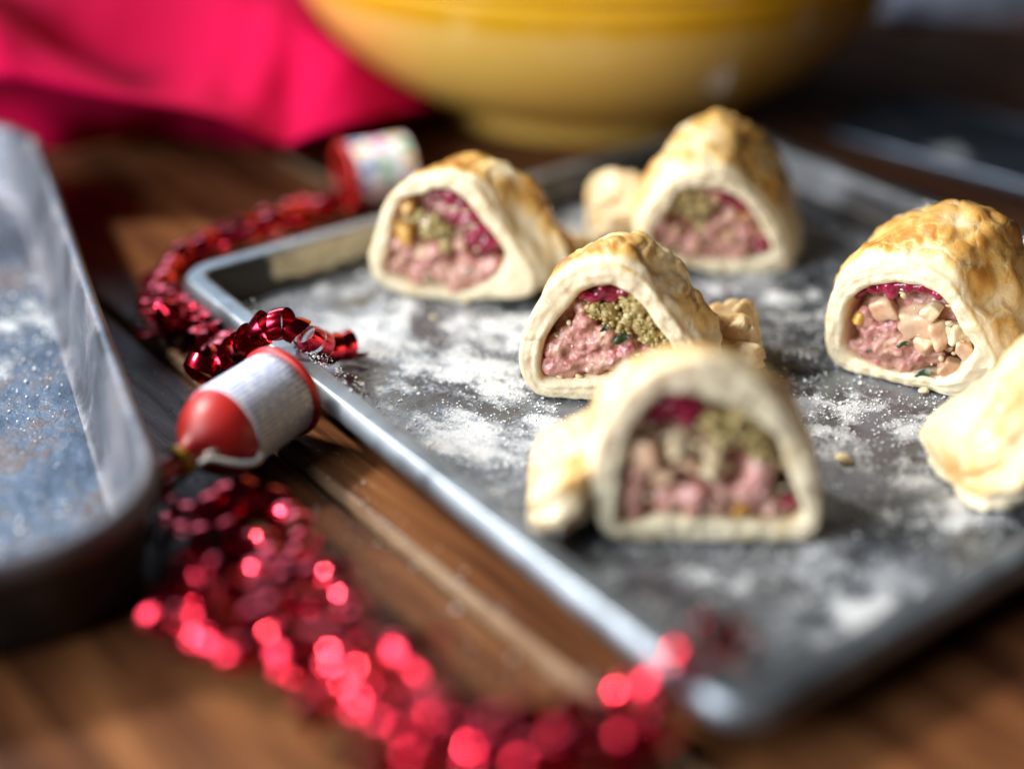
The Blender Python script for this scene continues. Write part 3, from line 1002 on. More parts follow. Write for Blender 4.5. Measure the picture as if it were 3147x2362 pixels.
def melt(o, voxel, smooth, disp):
    """Fuse overlapping lumps into one minced mass with an uneven surface."""
    m = o.modifiers.new('fuse', 'REMESH')
    m.mode = 'VOXEL'
    m.voxel_size = voxel
    m.use_smooth_shade = True
    m = o.modifiers.new('soften', 'SMOOTH')
    m.iterations = smooth
    m.factor = 0.5
    for sc, st in disp:
        t = TEX.get(sc)
        if t is None:
            t = TEX[sc] = bpy.data.textures.new('grain', 'CLOUDS')
            t.noise_scale = sc
            t.noise_depth = 2
        m = o.modifiers.new('grain', 'DISPLACE')
        m.texture = t
        m.strength = st
        m.mid_level = 0.55
        m.texture_coords = 'GLOBAL'
    return o


PX = {'P1': 22.0, 'P2': 20.8, 'P3': 20.0, 'P4': 21.7, 'P5': 19.7}


def filling(root, key, lat, fwd, seed, meat=(), stuffing=(), cran=(), chunks=(), herbs=(), berry=(), back=0.013):
    rg = random.Random(seed)
    nr = np.random.RandomState(seed)
    k = 1.0 / PX[key] / 1000.0

    def at(l, z, d):
        return np.array([*(lat * l / 1000.0 + fwd * (d + 0.0012)), z / 1000.0 - FLOOR])

    def lump(c, r, sub, seed2, a1=0.22, a2=0.14, sq=(1, 1, 1)):
        U, F = ICO[sub]
        P = U * r * np.array(sq)
        w = P + c
        d = a1 * nza(w, 0.75 / r, seed2) + a2 * nza(w, 420, seed2 * 1.9) * min(1.0, 0.004 / r) + 0.07 * nza(w, 1000, seed2)
        P = P * (1 + d)[:, None] + c
        P[:, 2] = np.maximum(P[:, 2], 0.0016)
        return P, F
    if meat:
        mb = MB()
        for i, (l, z, r) in enumerate(meat):
            r *= k
            P, F = lump(at(l, z, 0.8 * r + 0.001 + rg.uniform(-0.0006, 0.0012)), r * 1.12, 3, seed + i * 3.7, 0.30, 0.26)
            mb.add(P, F)
        # what lies deeper in the roll
        o = OUT[key]
        cc = np.array(o['inner']).mean(0)
        ext = np.array(o['inner']).max(0) - np.array(o['inner']).min(0)
        U, F = ICO[4]
        c0 = at(cc[0], cc[1], back)
        Pl = np.column_stack([U[:, 0] * ext[0] * 0.52e-3, U[:, 1] * 0.0075, U[:, 2] * ext[1] * 0.50e-3])
        Pl = Pl[:, :1] * np.array([*lat, 0]) + Pl[:, 1:2] * np.array([*fwd, 0]) + Pl[:, 2:] * np.array([0, 0, 1.0])
        w = Pl + c0
        Pl = w + (Pl / np.maximum(np.linalg.norm(Pl, axis=1, keepdims=True), 1e-9)) * (0.0016 * nza(w, 190, seed) + 0.0008 * nza(w, 480, seed))[:, None]
        Pl[:, 2] = np.maximum(Pl[:, 2], 0.0016)
        mb.add(Pl, F)
        melt(mb.build('sausage_meat', M['meat'], root), 0.0007, 4, ((0.0045, 0.0026), (0.0018, 0.0013)))
    if stuffing:
        mb = MB()
        for i, (l, z, r) in enumerate(stuffing):
            r *= k
            c = at(l, z, 0.75 * r + 0.0008)
            P, F = lump(c, r * 0.92, 3, seed + 50 + i, 0.25, 0.3)
            mb.add(P, F)
            for j in range(46):
                d = nr.normal(size=3)
                d /= np.linalg.norm(d)
                if np.dot(d[:2], fwd) > 0.45:
                    continue
                g = rg.uniform(0.00045, 0.00125)
                U, F1 = ICO[1]
                sc = np.array([rg.uniform(0.7, 1.4), rg.uniform(0.7, 1.4), rg.uniform(0.6, 1.2)])
                P = U * g * sc
                P = P * (1 + 0.35 * nza(P + c, 900, j))[:, None] + c + d * r * rg.uniform(0.86, 1.05)
                mb.add(P, F1)
        mb.build('stuffing', M['stuffing'], root)['kind'] = 'stuff'
    if cran:
        mb = MB()
        for i, (l, z, r) in enumerate(cran):
            r *= k
            P, F = lump(at(l, z, 0.75 * r + 0.0012), r, 3, seed + 90 + i, 0.35, 0.2, (1.15, 0.9, 0.85))
            mb.add(P, F)
        melt(mb.build('cranberry_sauce', M['cran'], root), 0.0007, 2, ((0.004, 0.0018),))
    o = OUT[key]
    Ip = np.array(o['inner'])
    cI = Ip.mean(0)
    mb = MB()
    for j in range(40):
        q = Ip[rg.randrange(len(Ip))]
        q = cI + (q - cI) * math.sqrt(rg.uniform(0.0, 0.92))
        U, F1 = ICO[2]
        g = rg.uniform(0.0004, 0.0011)
        c = at(q[0], q[1], rg.uniform(0.0012, 0.0040))
        P = U * g * np.array([rg.uniform(0.6, 2.0), rg.uniform(0.7, 1.3), rg.uniform(0.5, 1.3)])
        P = P * (1 + 0.5 * nza(P + c, 800, j))[:, None] + c
        P[:, 2] = np.maximum(P[:, 2], 0.0014)
        mb.add(P, F1)
    mb.build('filling_crumbs', M['onion'], root)['kind'] = 'stuff'
    for i, (l, z, r) in enumerate(berry):
        r *= k
        P, F = lump(at(l, z, 0.6 * r), r, 3, seed + 130 + i, 0.3, 0.15)
        mesh_obj('cranberry', P, F, M['cran'], root)
    for i, (l, z, r, kind) in enumerate(chunks):
        r *= k
        U, F = CUBE
        e = np.array([rg.uniform(-0.6, 0.6), rg.uniform(-0.6, 0.6), rg.uniform(-0.7, 0.7)])
        from mathutils import Euler
        Rm = np.array(Euler(e).to_matrix())
        P = (U * np.array([rg.uniform(0.75, 1.0), rg.uniform(0.6, 0.9), rg.uniform(0.65, 0.9)]) * r) @ Rm.T
        c = at(l, z, 0.80 * r + 0.0004)
        P = P * (1 + 0.55 * nza(P + c, 120, i + seed) + 0.20 * nza(P + c, 330, i))[:, None]
        P = P * (1 - 0.18 * (P @ np.array([0.4, 0.1, 0.9])) / r)[:, None] + c
        P[:, 2] = np.maximum(P[:, 2], 0.0014)
        nm = {'apple': 'apple_chunk', 'onion': 'onion_chunk', 'squash': 'squash_chunk'}[kind]
        mesh_obj(nm, P, F, M[kind], root)
    for i, (l, z, r) in enumerate(herbs):
        r *= k
        c = at(l, z, -0.0004)
        Vv = []
        for a in np.linspace(-1, 1, 7):
            wd = (1 - a * a) * 0.55 + 0.05
            for b in np.linspace(-1, 1, 5):
                Vv.append(c + r * (a * np.array([*lat, 0]) * 0.9 + a * np.array([0, 0, 0.35]) + b * wd * np.array([0, 0, 1.0]))
                          + np.array([*fwd, 0]) * 0.0007 * (b * b + math.sin(a * 3 + i)))
        mesh_obj('parsley_leaf', Vv, grid_faces(7, 5, closed=False), M['herb'], root)


def roll(key, label, seed, stations, **fill):
    b = OUT[key]['base']
    root = thing('sausage_roll', label, 'pastry', (b[0], b[1], FLOOR), 'cut sausage rolls on the tray')
    _, lat, fwd = crust(root, key, stations, seed)
    filling(root, key, lat, fwd, int(seed * 10), **fill)
    return root


# in focus, middle of the tray
p3 = roll('P3', 'sharp golden sausage roll in the middle of the tray with crinkled end at right', 3.3,
     [(0, 0, -10, 1, 1, 0), (5, 9, -14, 1.05, 1.06, 0), (12, 19, -28, 1.02, 1.04, 0), (21, 25, -50, 0.82, 0.82, 0.0), (29, 24, -72, 0.50, 0.50, 0.08), (39, 23, -84, 0.60, 0.44, 0.35),
      (47, 22, -88, 0.68, 0.42, 0.6), (51, 22, -88, 0.50, 0.30, 0.5), (52, 22, -88, 0.12, 0.12, 0.2)],
     meat=[(-8.6, 20.8, 95), (-9.5, 14.6, 85), (-3.4, 25.6, 95), (-3.2, 17.4, 105), (0.3, 31.9, 75), (2.5, 23.4, 115), (3.6, 16.4, 95), (8.2, 26.7, 85),
           (9.3, 19.7, 105), (14.5, 23.5, 85), (15.7, 17.6, 85), (21.8, 20.3, 85), (25.3, 17.4, 65), (-5.1, 13.4, 60), (-0.7, 36.6, 55), (26.5, 23.0, 70)],
     stuffing=[(4.0, 37.0, 60), (8.8, 35.8, 80), (13.7, 33.1, 80), (17.2, 38.7, 80), (19.8, 33.1, 90), (22.4, 29.0, 80), (26.2, 28.3, 65), (14.8, 41.1, 50), (23.0, 35.0, 65)],
     cran=[(9.1, 42.7, 72), (3.9, 41.2, 52), (13.7, 44.1, 50), (0.1, 41.9, 42), (6.2, 44.5, 50)],
     herbs=[(12.9, 28.2, 60), (7.5, 31.4, 34)])
# back left
p1 = roll('P1', 'sausage roll at the back left of the tray with purple cranberry and meat spilling out', 1.9,
     [(0, 0, -13, 1, 1, 0), (7, 8, -17, 1.04, 1.05, 0), (17, 15, -30, 1.02, 1.03, 0), (29, 19, -50, 0.86, 0.80, 0), (38, 20, -70, 0.55, 0.48, 0.1), (44, 20, -80, 0.48, 0.36, 0.3),
      (50, 20, -85, 0.48, 0.33, 0.4), (53, 20, -85, 0.32, 0.2, 0.3), (54, 20, -85, 0.10, 0.1, 0.1)],
     meat=[(-19.6, 15.2, 90), (-14.3, 22.0, 100), (-8.0, 17.9, 115), (-1.2, 13.7, 115), (5.7, 12.5, 105), (3.7, 8.3, 80), (12.5, 15.6, 100), (17.5, 19.1, 85), (-11.8, 12.6, 90),
           (8.1, 19.5, 90), (-4.1, 23.1, 80), (2.3, 5.7, 62), (-17.9, 24.1, 80), (5.9, 26.5, 80)],
     stuffing=[(-9.6, 36.3, 60), (-6.7, 30.0, 70), (-0.4, 25.8, 75), (-0.7, 31.5, 65), (-3.8, 35.0, 60)],
     cran=[(-2.6, 45.8, 80), (1.8, 44.4, 90), (6.2, 41.1, 90), (4.3, 37.2, 70), (10.1, 36.8, 80), (13.6, 32.0, 90), (18.1, 28.2, 75), (10.5, 28.8, 80), (13.5, 24.4, 70)],
     chunks=[(-16.4, 31.4, 95, 'squash'), (-14.5, 40.5, 75, 'squash'), (-10.6, 21.9, 90, 'apple'), (-7.4, 35.1, 50, 'onion')],
     herbs=[(-0.8, 30.6, 40), (9.4, 16.8, 45)])
# back, tall
p2 = roll('P2', 'tallest domed sausage roll standing at the back of the tray before the bowl', 2.6,
     [(0, 0, 2, 1, 1, 0), (2, 9, 2, 1.10, 1.14, 0), (6, 20, 2, 1.13, 1.27, 0), (9, 32, 4, 1.04, 1.30, 0), (9, 43, 8, 0.86, 1.08, 0), (8, 50, 10, 0.58, 0.72, 0), (7, 53, 10, 0.15, 0.2, 0)],
     meat=[(-29.0, 20.0, 110), (-21.9, 16.3, 110), (-13.1, 22.5, 110), (-8.1, 17.4, 120), (-1.3, 19.6, 110), (-1.8, 26.1, 80), (-12.5, 14.0, 95), (-3.1, 13.2, 85), (3.2, 20.5, 60), (-33.8, 24.1, 80), (-7.4, 27.2, 80)],
     stuffing=[(-25.4, 36.0, 90), (-19.9, 35.3, 90), (-22.3, 30.6, 80), (-16.9, 31.4, 70), (-28.3, 32.7, 60), (-17.7, 23.6, 60)],
     cran=[(-17.4, 38.6, 50), (-11.8, 37.0, 65), (-7.1, 34.5, 70), (-2.3, 31.4, 55)],
     berry=[(6.7, 15.7, 85)],
     chunks=[(-14.0, 35.2, 60, 'apple'), (-18.3, 31.9, 50, 'onion'), (-7.4, 20.3, 70, 'apple'), (-2.0, 27.5, 45, 'squash'), (-27.7, 21.4, 80, 'apple')])
twist_end(p2, [(-20, 26, 60, 0.50, 0.8, 0), (-32, 27, 70, 0.74, 0.95, 0.0), (-42, 29, 80, 1.0, 1.0, 0.3), (-52, 32, 86, 1.1, 0.98, 0.45), (-58, 34, 88, 0.9, 0.74, 0.35), (-60.5, 35, 88, 0.3, 0.25, 0)], 5.1, 0.034, 0.029)
# front, strongly out of focus
p4 = roll('P4', 'blurred sausage roll nearest the camera with apple chunks and pinched end at left', 4.4,
     [(0, 0, 0, 1, 1, 0), (1, 8, 0, 1.05, 0.98, 0), (-1, 20, 4, 1.0, 0.90, 0), (-5, 31, 10, 0.84, 0.80, 0), (-9, 38, 14, 0.55, 0.55, 0), (-10, 41, 14, 0.12, 0.15, 0)],
     meat=[(-19.1, 20.6, 105), (-19.8, 14.1, 85), (-9.9, 16.8, 115), (-1.8, 17.9, 110), (5.9, 17.3, 110), (14.9, 18.4, 110), (16.6, 24.9, 90), (21.1, 14.6, 75), (-0.6, 12.9, 75), (-17.1, 26.0, 80), (24.5, 12.9, 60)],
     stuffing=[(1.9, 42.3, 80), (8.6, 41.2, 90), (10.0, 45.3, 55), (5.8, 37.6, 80), (13.7, 37.6, 80), (16.0, 32.4, 60)],
     cran=[(-13.2, 45.8, 95), (-8.1, 48.9, 90), (-5.6, 43.8, 80), (-16.1, 42.8, 50), (-2.8, 47.4, 60)],
     berry=[(25.5, 16.8, 45)],
     chunks=[(-16.6, 33.4, 100, 'apple'), (-7.3, 35.5, 90, 'onion'), (-11.3, 27.1, 105, 'apple'), (2.6, 32.4, 85, 'onion'), (4.4, 26.5, 95, 'onion'), (-3.8, 28.7, 80, 'apple'), (12.6, 13.5, 105, 'squash')])
twist_end(p4, [(-22, 20, 74, 0.80, 1.20, 0), (-27, 18, 78, 0.98, 1.18, 0.05), (-33, 15, 84, 1.05, 1.06, 0.12), (-40, 14, 88, 1.12, 0.95, 0.20), (-46, 15, 88, 0.90, 0.68, 0.2), (-48.5, 15, 88, 0.3, 0.25, 0)], 6.3, 0.036, 0.027, 0.25, 6)
# right
p5 = roll('P5', 'large glossy sausage roll at the right with diced apple filling and cranberry on top', 5.7,
     [(0, 0, -30, 1, 1, 0), (6, 8, -32, 1.06, 1.10, 0), (17, 20, -36, 1.10, 1.22, 0), (30, 32, -42, 1.04, 1.16, 0), (42, 40, -50, 0.72, 0.72, 0), (52, 45, -55, 0.50, 0.50, 0.1), (62, 49, -58, 0.62, 0.45, 0.5), (70, 52, -60, 0.55, 0.35, 0.6), (72, 53, -60, 0.1, 0.1, 0)],
     meat=[(-27.4, 20.0, 90), (-22.6, 22.3, 90), (-22.7, 15.0, 100), (-28.5, 12.9, 80), (-32.6, 12.4, 50), (-16.8, 16.6, 90), (-19.0, 10.4, 80), (-11.5, 14.7, 90), (-6.7, 16.0, 80), (-13.4, 10.2, 60), (-25.1, 9.8, 60), (-30.0, 24.9, 70)],
     cran=[(-33.6, 32.8, 46), (-28.3, 35.5, 56), (-23.5, 37.2, 56), (-18.3, 38.5, 58), (-12.5, 39.3, 58), (-8.0, 38.3, 50), (-23.2, 34.6, 40)],
     chunks=[(-24.5, 29.0, 90, 'apple'), (-13.2, 27.0, 125, 'apple'), (-5.0, 24.2, 95, 'apple'), (0.6, 25.6, 95, 'onion'), (-0.4, 13.2, 75, 'apple'), (-31.5, 24.0, 55, 'squash'), (-8.6, 32.5, 65, 'onion'), (-8.8, 19.9, 75, 'apple'), (3.2, 21.4, 60, 'apple')],
     herbs=[(-16.0, 18.5, 45), (-7.8, 9.5, 60), (-27.0, 13.3, 26)])
# right edge: only its splayed end is in the picture
root6 = thing('sausage_roll', 'blurred pale pastry end poking in at the right edge of the picture', 'pastry', (0.180, 0.376, FLOOR), 'cut sausage rolls on the tray')
twist_end(root6, [(-47, -14, 108, 0.15, 0.2, 0), (-47, -14, 108, 0.66, 0.42, 0.2), (-43, -12.5, 107, 0.96, 0.62, 0.26), (-35, -9, 105, 1.0, 0.90, 0.28), (-26, -3, 103, 0.90, 1.25, 0.28), (-15, 4, 100, 0.86, 1.62, 0.22),
                  (-2, 10, 96, 1.02, 1.85, 0), (14, 15, 92, 1.14, 1.9, 0), (28, 18, 90, 1.1, 1.6, 0), (36, 19, 90, 0.7, 0.9, 0), (38, 19, 90, 0.15, 0.2, 0)], 7.7, 0.048, 0.029, 0.12, 5)
root6.children[0].name = 'crust'


# ------------------------------------------------------------------ party poppers
def popper(label, mouth, heading, mat_label, is_open, tilt=0.0):
    """Bottle-shaped popper lying down: local +X runs from the cord end to the wide mouth."""
    root = thing('party_popper', label, 'party popper', mouth, 'spent party poppers')
    root.rotation_euler = (0, R(-tilt), R(heading))

    def rev(nm, prof, mt, parent, n=72):
        V, F, uv = lathe([(r, x) for x, r in prof], n)
        V = V[:, [2, 0, 1]]
        return mesh_obj(nm, V, F, mt, parent, uv=uv)
    body = [(-0.0600, 0.0001), (-0.0600, 0.0040), (-0.0592, 0.0047), (-0.0580, 0.0044), (-0.0530, 0.0036), (-0.0480, 0.0036), (-0.0450, 0.0042), (-0.0430, 0.0054), (-0.0412, 0.0074),
            (-0.0388, 0.0097), (-0.0358, 0.0119), (-0.0325, 0.0134), (-0.0295, 0.0140), (-0.0026, 0.0143)]
    if is_open:
        body = [(-0.0300, 0.0001), (-0.0300, 0.0136)] + [b for b in body if b[0] > -0.0299]
    rev('body', body, M['red'], root)
    rev('label', [(-0.0288, 0.0142), (-0.0288, 0.01455)] + [(x, 0.01455) for x in np.linspace(-0.0287, -0.0030, 8)] + [(-0.0030, 0.0143)], mat_label, root)
    rim = [(-0.0028, 0.0142), (-0.0026, 0.0152), (-0.0018, 0.0157), (-0.0006, 0.0157), (0.0, 0.0151), (0.0, 0.0136), (-0.0008, 0.0130)]
    rev('rim', rim, M['red'], root)
    if is_open:
        rev('lining', [(-0.0008, 0.0130), (-0.0240, 0.0126), (-0.0260, 0.0110), (-0.0262, 0.0001)], M['red'], root)
    else:
        rev('disc', [(-0.0008, 0.0130), (-0.0014, 0.0120), (-0.0014, 0.0001)], M['string'], root)
    if not is_open:
        rev('neck_band', [(-0.0505, 0.0037), (-0.0503, 0.0046), (-0.0490, 0.0050), (-0.0477, 0.0046), (-0.0475, 0.0037)], M['band'], root, 40)
    return root


pa = popper('red party popper with white label of blue print and string loop beside the tray', (-0.0734, 0.4005, 0.0162), 58.9, M['label_a'], False)
pb = popper('blurred open red party popper with coloured dots behind the tray', (-0.0731, 0.5866, 0.0160), 204.0, M['label_b'], True)
# pull cord of the near one
sp = catmull([(-0.0904, 0.3593, 0.0175), (-0.0865, 0.3642, 0.0170), (-0.0813, 0.3690, 0.0150), (-0.0772, 0.3696, 0.0130), (-0.0759, 0.3662, 0.0125), (-0.0776, 0.3623, 0.0130), (-0.0833, 0.3602, 0.0145), (-0.0891, 0.3589, 0.0165), (-0.0926, 0.3584, 0.0150), (-0.0971, 0.3613, 0.0100), (-0.1011, 0.3644, 0.0050), (-0.1044, 0.3661, 0.0022), (-0.1068, 0.3665, 0.0016)], 90)
sp = sp - np.array(pa.location)
h = R(58.9)
sp = np.column_stack([sp[:, 0] * math.cos(h) + sp[:, 1] * math.sin(h), -sp[:, 0] * math.sin(h) + sp[:, 1] * math.cos(h), sp[:, 2]])
V, F = tube(sp, 0.0010, 8)
mesh_obj('pull_string', V, F, M['string'], pa)


# ------------------------------------------------------------------ curled foil streamers
def streamer(label, pts, coil, pitch, width, seed, jitter=0.35, group='red foil streamers', lean=0.0):
    rg = random.Random(seed)
    P = catmull(pts, 400)
    seg = np.linalg.norm(np.diff(P, axis=0), axis=1)
    s = np.concatenate([[0], np.cumsum(seg)])
    L = s[-1]
    turns = L / pitch
    n = int(turns * 26)
    ss = np.linspace(0, L, n)
    C = np.column_stack([np.interp(ss, s, P[:, k]) for k in range(3)])
    T = np.gradient(C, axis=0)
    T /= np.maximum(np.linalg.norm(T, axis=1, keepdims=True), 1e-9)
    V = []
    ph = rg.uniform(0, 6.28)
    nv = Vector((seed * 3.1, 0, 0))
    for i in range(n):
        t = T[i]
        a = np.cross(t, [0, 0, 1.0])
        a /= np.linalg.norm(a)
        b = np.cross(a, t)
        q = ss[i] / pitch
        k1 = mnoise.noise(Vector((q * 0.55, seed, 1)))
        k2 = mnoise.noise(Vector((q * 0.45, seed, 7)))
        k3 = mnoise.noise(Vector((q * 0.40, seed, 13)))
        ph += 2 * math.pi / 26 * (1 + 0.55 * k3)
        r = coil * (1 + jitter * k1 * 1.5)
        tip = lean + 0.9 * k2 * jitter * 2
        rad = math.cos(ph) * a + math.sin(ph) * b
        tan = -math.sin(ph) * a + math.cos(ph) * b
        p = C[i] + r * rad + jitter * coil * 1.3 * (k2 * a + k3 * t)
        wd = t * math.cos(tip) + rad * math.sin(tip) * 0.8 + 0.25 * k1 * tan
        wd /= np.linalg.norm(wd)
        cup = 0.04 * width
        for e, cc in ((-0.5, 0), (-0.17, cup), (0.17, cup), (0.5, 0)):
            V.append(p + wd * width * e + rad * (cc - cup))
    V = np.array(V)
    o = mesh_obj('streamer', V, grid_faces(n, 4, closed=False), M['ribbon'])
    return tag(o, label, 'streamer', group), V


def floor_up(V_o, z=0.0012):
    o, V = V_o
    co = np.array([v.co[:] for v in o.data.vertices])
    low = co[:, 2] < z
    co[low, 2] = z + (z - co[low, 2]) * 0.25
    o.data.vertices.foreach_set('co', co.astype(np.float32).ravel())
    o.data.update()
    return o


floor_up(streamer('blurred red foil streamer trailing from the open popper round the tray corner', [(-0.0678, 0.5880, 0.0120), (-0.0741, 0.5796, 0.0100), (-0.0828, 0.5755, 0.0070), (-0.0914, 0.5654, 0.0080), (-0.1009, 0.5565, 0.0080), (-0.1119, 0.5467, 0.0070), (-0.1227, 0.5327, 0.0070), (-0.1317, 0.5171, 0.0070), (-0.1350, 0.4981, 0.0070), (-0.1346, 0.4802, 0.0070), (-0.1292, 0.4632, 0.0070)], 0.0055, 0.0070, 0.0042, 11, 0.5))
floor_up(streamer('second foil streamer heaped along the back rim near the open popper', [(-0.0775, 0.5512, 0.0160), (-0.0872, 0.5585, 0.0130), (-0.0963, 0.5482, 0.0140), (-0.1065, 0.5400, 0.0130), (-0.1194, 0.5366, 0.0100), (-0.1293, 0.5202, 0.0100), (-0.1313, 0.4979, 0.0120), (-0.1292, 0.4778, 0.0120)], 0.0052, 0.0075, 0.0042, 23, 0.55))
floor_up(streamer('dark tangle of red foil streamer outside the tray corner at left', [(-0.1387, 0.5023, 0.0060), (-0.1276, 0.4880, 0.0070), (-0.1296, 0.4688, 0.0070), (-0.1203, 0.4688, 0.0070), (-0.1124, 0.4670, 0.0060), (-0.1130, 0.4525, 0.0060), (-0.1045, 0.4508, 0.0060), (-0.1061, 0.4336, 0.0070)], 0.0050, 0.0085, 0.0050, 31, 0.5))
floor_up(streamer('red foil streamer of wide loops lying between tray rim and near popper', [(-0.1234, 0.4841, 0.0060), (-0.1126, 0.4688, 0.0070), (-0.1016, 0.4540, 0.0080), (-0.1007, 0.4383, 0.0090), (-0.1032, 0.4281, 0.0100), (-0.1041, 0.4237, 0.0080)], 0.0062, 0.0100, 0.0060, 42, 0.3))
floor_up(streamer('third foil streamer glittering behind the tray along its back rim', [(-0.0763, 0.5718, 0.0100), (-0.0840, 0.5425, 0.0160), (-0.0938, 0.5330, 0.0180), (-0.1026, 0.5237, 0.0180), (-0.1138, 0.5192, 0.0160), (-0.1237, 0.5127, 0.0140), (-0.1312, 0.5041, 0.0120), (-0.1320, 0.4819, 0.0100), (-0.1238, 0.4592, 0.0100)], 0.0046, 0.0072, 0.0042, 203, 0.55))
sc_ = streamer('sharp shiny red foil curl hooked over the tray rim', [(-0.0999, 0.4267, 0.0090), (-0.0952, 0.4292, 0.0130), (-0.0881, 0.4239, 0.0215), (-0.0831, 0.4239, 0.0260), (-0.0777, 0.4250, 0.0275), (-0.0716, 0.4239, 0.0260), (-0.0675, 0.4277, 0.0200), (-0.0643, 0.4343, 0.0135), (-0.0596, 0.4406, 0.0105), (-0.0553, 0.4452, 0.0095)], 0.0052, 0.0064, 0.0050, 57, 0.20, lean=0.35)
floor_up(sc_, 0.0052)

fg = [
    ('blurred foil streamer curling out below the near popper string', [(-0.1035, 0.3512, 0.0080), (-0.0951, 0.3377, 0.0100), (-0.0868, 0.3366, 0.0120), (-0.0781, 0.3436, 0.0120), (-0.0689, 0.3435, 0.0100), (-0.0607, 0.3360, 0.0080), (-0.0581, 0.3206, 0.0080), (-0.0633, 0.3122, 0.0080), (-0.0707, 0.3153, 0.0080)], 64),
    ('blurred foil streamer looping over the table below the roasting tin corner', [(-0.0981, 0.3002, 0.0080), (-0.0928, 0.2983, 0.0080), (-0.0884, 0.3016, 0.0100), (-0.0844, 0.3069, 0.0120), (-0.0749, 0.3019, 0.0120), (-0.0662, 0.2996, 0.0100), (-0.0586, 0.3059, 0.0100), (-0.0522, 0.3140, 0.0090), (-0.0450, 0.3041, 0.0080), (-0.0421, 0.2935, 0.0080)], 71),
    ('blurred foil streamer snaking diagonally across the foreground wood', [(-0.0910, 0.2954, 0.0080), (-0.0790, 0.2837, 0.0100), (-0.0670, 0.2760, 0.0120), (-0.0598, 0.2813, 0.0120), (-0.0504, 0.2793, 0.0100), (-0.0416, 0.2837, 0.0100), (-0.0315, 0.2819, 0.0100), (-0.0246, 0.2740, 0.0100), (-0.0195, 0.2623, 0.0100), (-0.0169, 0.2528, 0.0100)], 83),
    ('heavily blurred foil streamer along the bottom of the picture left of centre', [(-0.0510, 0.2566, 0.0080), (-0.0413, 0.2640, 0.0100), (-0.0332, 0.2553, 0.0120), (-0.0254, 0.2522, 0.0120), (-0.0180, 0.2546, 0.0120), (-0.0070, 0.2492, 0.0120), (0.0047, 0.2475, 0.0100), (0.0143, 0.2499, 0.0120)], 95),
    ('large foil streamer bunched at the bottom centre of the picture', [(-0.0319, 0.2387, 0.0100), (-0.0248, 0.2424, 0.0120), (-0.0152, 0.2388, 0.0120), (-0.0048, 0.2417, 0.0120), (0.0056, 0.2403, 0.0120), (0.0162, 0.2440, 0.0140), (0.0248, 0.2470, 0.0140), (0.0309, 0.2423, 0.0100)], 107),
    ('dark red foil streamer curled in the shade under the roasting tin corner', [(-0.0986, 0.3365, 0.0060), (-0.0887, 0.3270, 0.0080), (-0.0791, 0.3314, 0.0080), (-0.0706, 0.3270, 0.0080), (-0.0651, 0.3163, 0.0080), (-0.0717, 0.3022, 0.0080), (-0.0804, 0.2964, 0.0080), (-0.0867, 0.3041, 0.0080)], 143),
    ('foil streamer in a loose knot in the middle of the red heap', [(-0.0779, 0.3063, 0.0140), (-0.0802, 0.2926, 0.0140), (-0.0741, 0.2840, 0.0120), (-0.0639, 0.2858, 0.0120), (-0.0594, 0.2952, 0.0120), (-0.0510, 0.2939, 0.0100), (-0.0471, 0.2810, 0.0100), (-0.0372, 0.2740, 0.0100), (-0.0274, 0.2640, 0.0100)], 151),
    ('foil streamer spread low across the bottom left of the red heap', [(-0.0577, 0.2740, 0.0100), (-0.0480, 0.2689, 0.0100), (-0.0390, 0.2700, 0.0120), (-0.0317, 0.2634, 0.0120), (-0.0222, 0.2513, 0.0100), (-0.0123, 0.2468, 0.0100), (-0.0028, 0.2507, 0.0120), (0.0069, 0.2522, 0.0120), (0.0164, 0.2468, 0.0100)], 163),
    ('foil streamer curling along the bottom towards the near tray corner', [(-0.0134, 0.2468, 0.0100), (-0.0038, 0.2477, 0.0120), (0.0047, 0.2515, 0.0120), (0.0133, 0.2524, 0.0140), (0.0208, 0.2507, 0.0120), (0.0270, 0.2468, 0.0100), (0.0337, 0.2507, 0.0120), (0.0357, 0.2617, 0.0120)], 177),
    ('foil streamer crumpled at the very bottom edge right of centre', [(-0.0271, 0.2429, 0.0080), (-0.0187, 0.2468, 0.0100), (-0.0101, 0.2423, 0.0100), (0.0015, 0.2424, 0.0120), (0.0109, 0.2409, 0.0100), (0.0203, 0.2417, 0.0120), (0.0296, 0.2394, 0.0100)], 189),
]
for lab, pts, sd in fg:
    floor_up(streamer(lab, pts, 0.0058, 0.0070, 0.0040, sd, 0.55))
floor_up(streamer('foil streamer rising from the foreground over the near tray corner', [(0.0080, 0.2521, 0.0100), (0.0179, 0.2567, 0.0100), (0.0269, 0.2607, 0.0100), (0.0338, 0.2604, 0.0160), (0.0392, 0.2593, 0.0240), (0.0459, 0.2672, 0.0265), (0.0530, 0.2716, 0.0200), (0.0600, 0.2769, 0.0120)], 0.0050, 0.0090, 0.0042, 133, 0.35))

# ------------------------------------------------------------------ flour grains and crumbs
rs_ = np.random.RandomState(8)
OCT = np.array([(1, 0, 0), (-1, 0, 0), (0, 1, 0), (0, -1, 0), (0, 0, 1), (0, 0, -1)], float)
OF = [(0, 2, 4), (2, 1, 4), (1, 3, 4), (3, 0, 4), (2, 0, 5), (1, 2, 5), (3, 1, 5), (0, 3, 5)]
mb = MB()
cand_uv = np.column_stack([rs_.uniform(-0.452, -0.182, 60000), rs_.uniform(0.207, 0.457, 60000)])
Pc = pan.w(cand_uv, FLOOR)
den = flour_at(Pc)
keep = rs_.uniform(0, 1, len(Pc)) < np.clip(den, 0, 1) ** 1.6 * 0.75 + 0.015
for p in Pc[keep]:
    s = 0.00012 + 0.00022 * rs_.gamma(1.4, 0.6)
    e = rs_.uniform(0.6, 1.4, 3) * min(s, 0.0008)
    e[2] *= 0.7
    mb.add(OCT * e + p + np.array([0, 0, 0.0002]), OF)
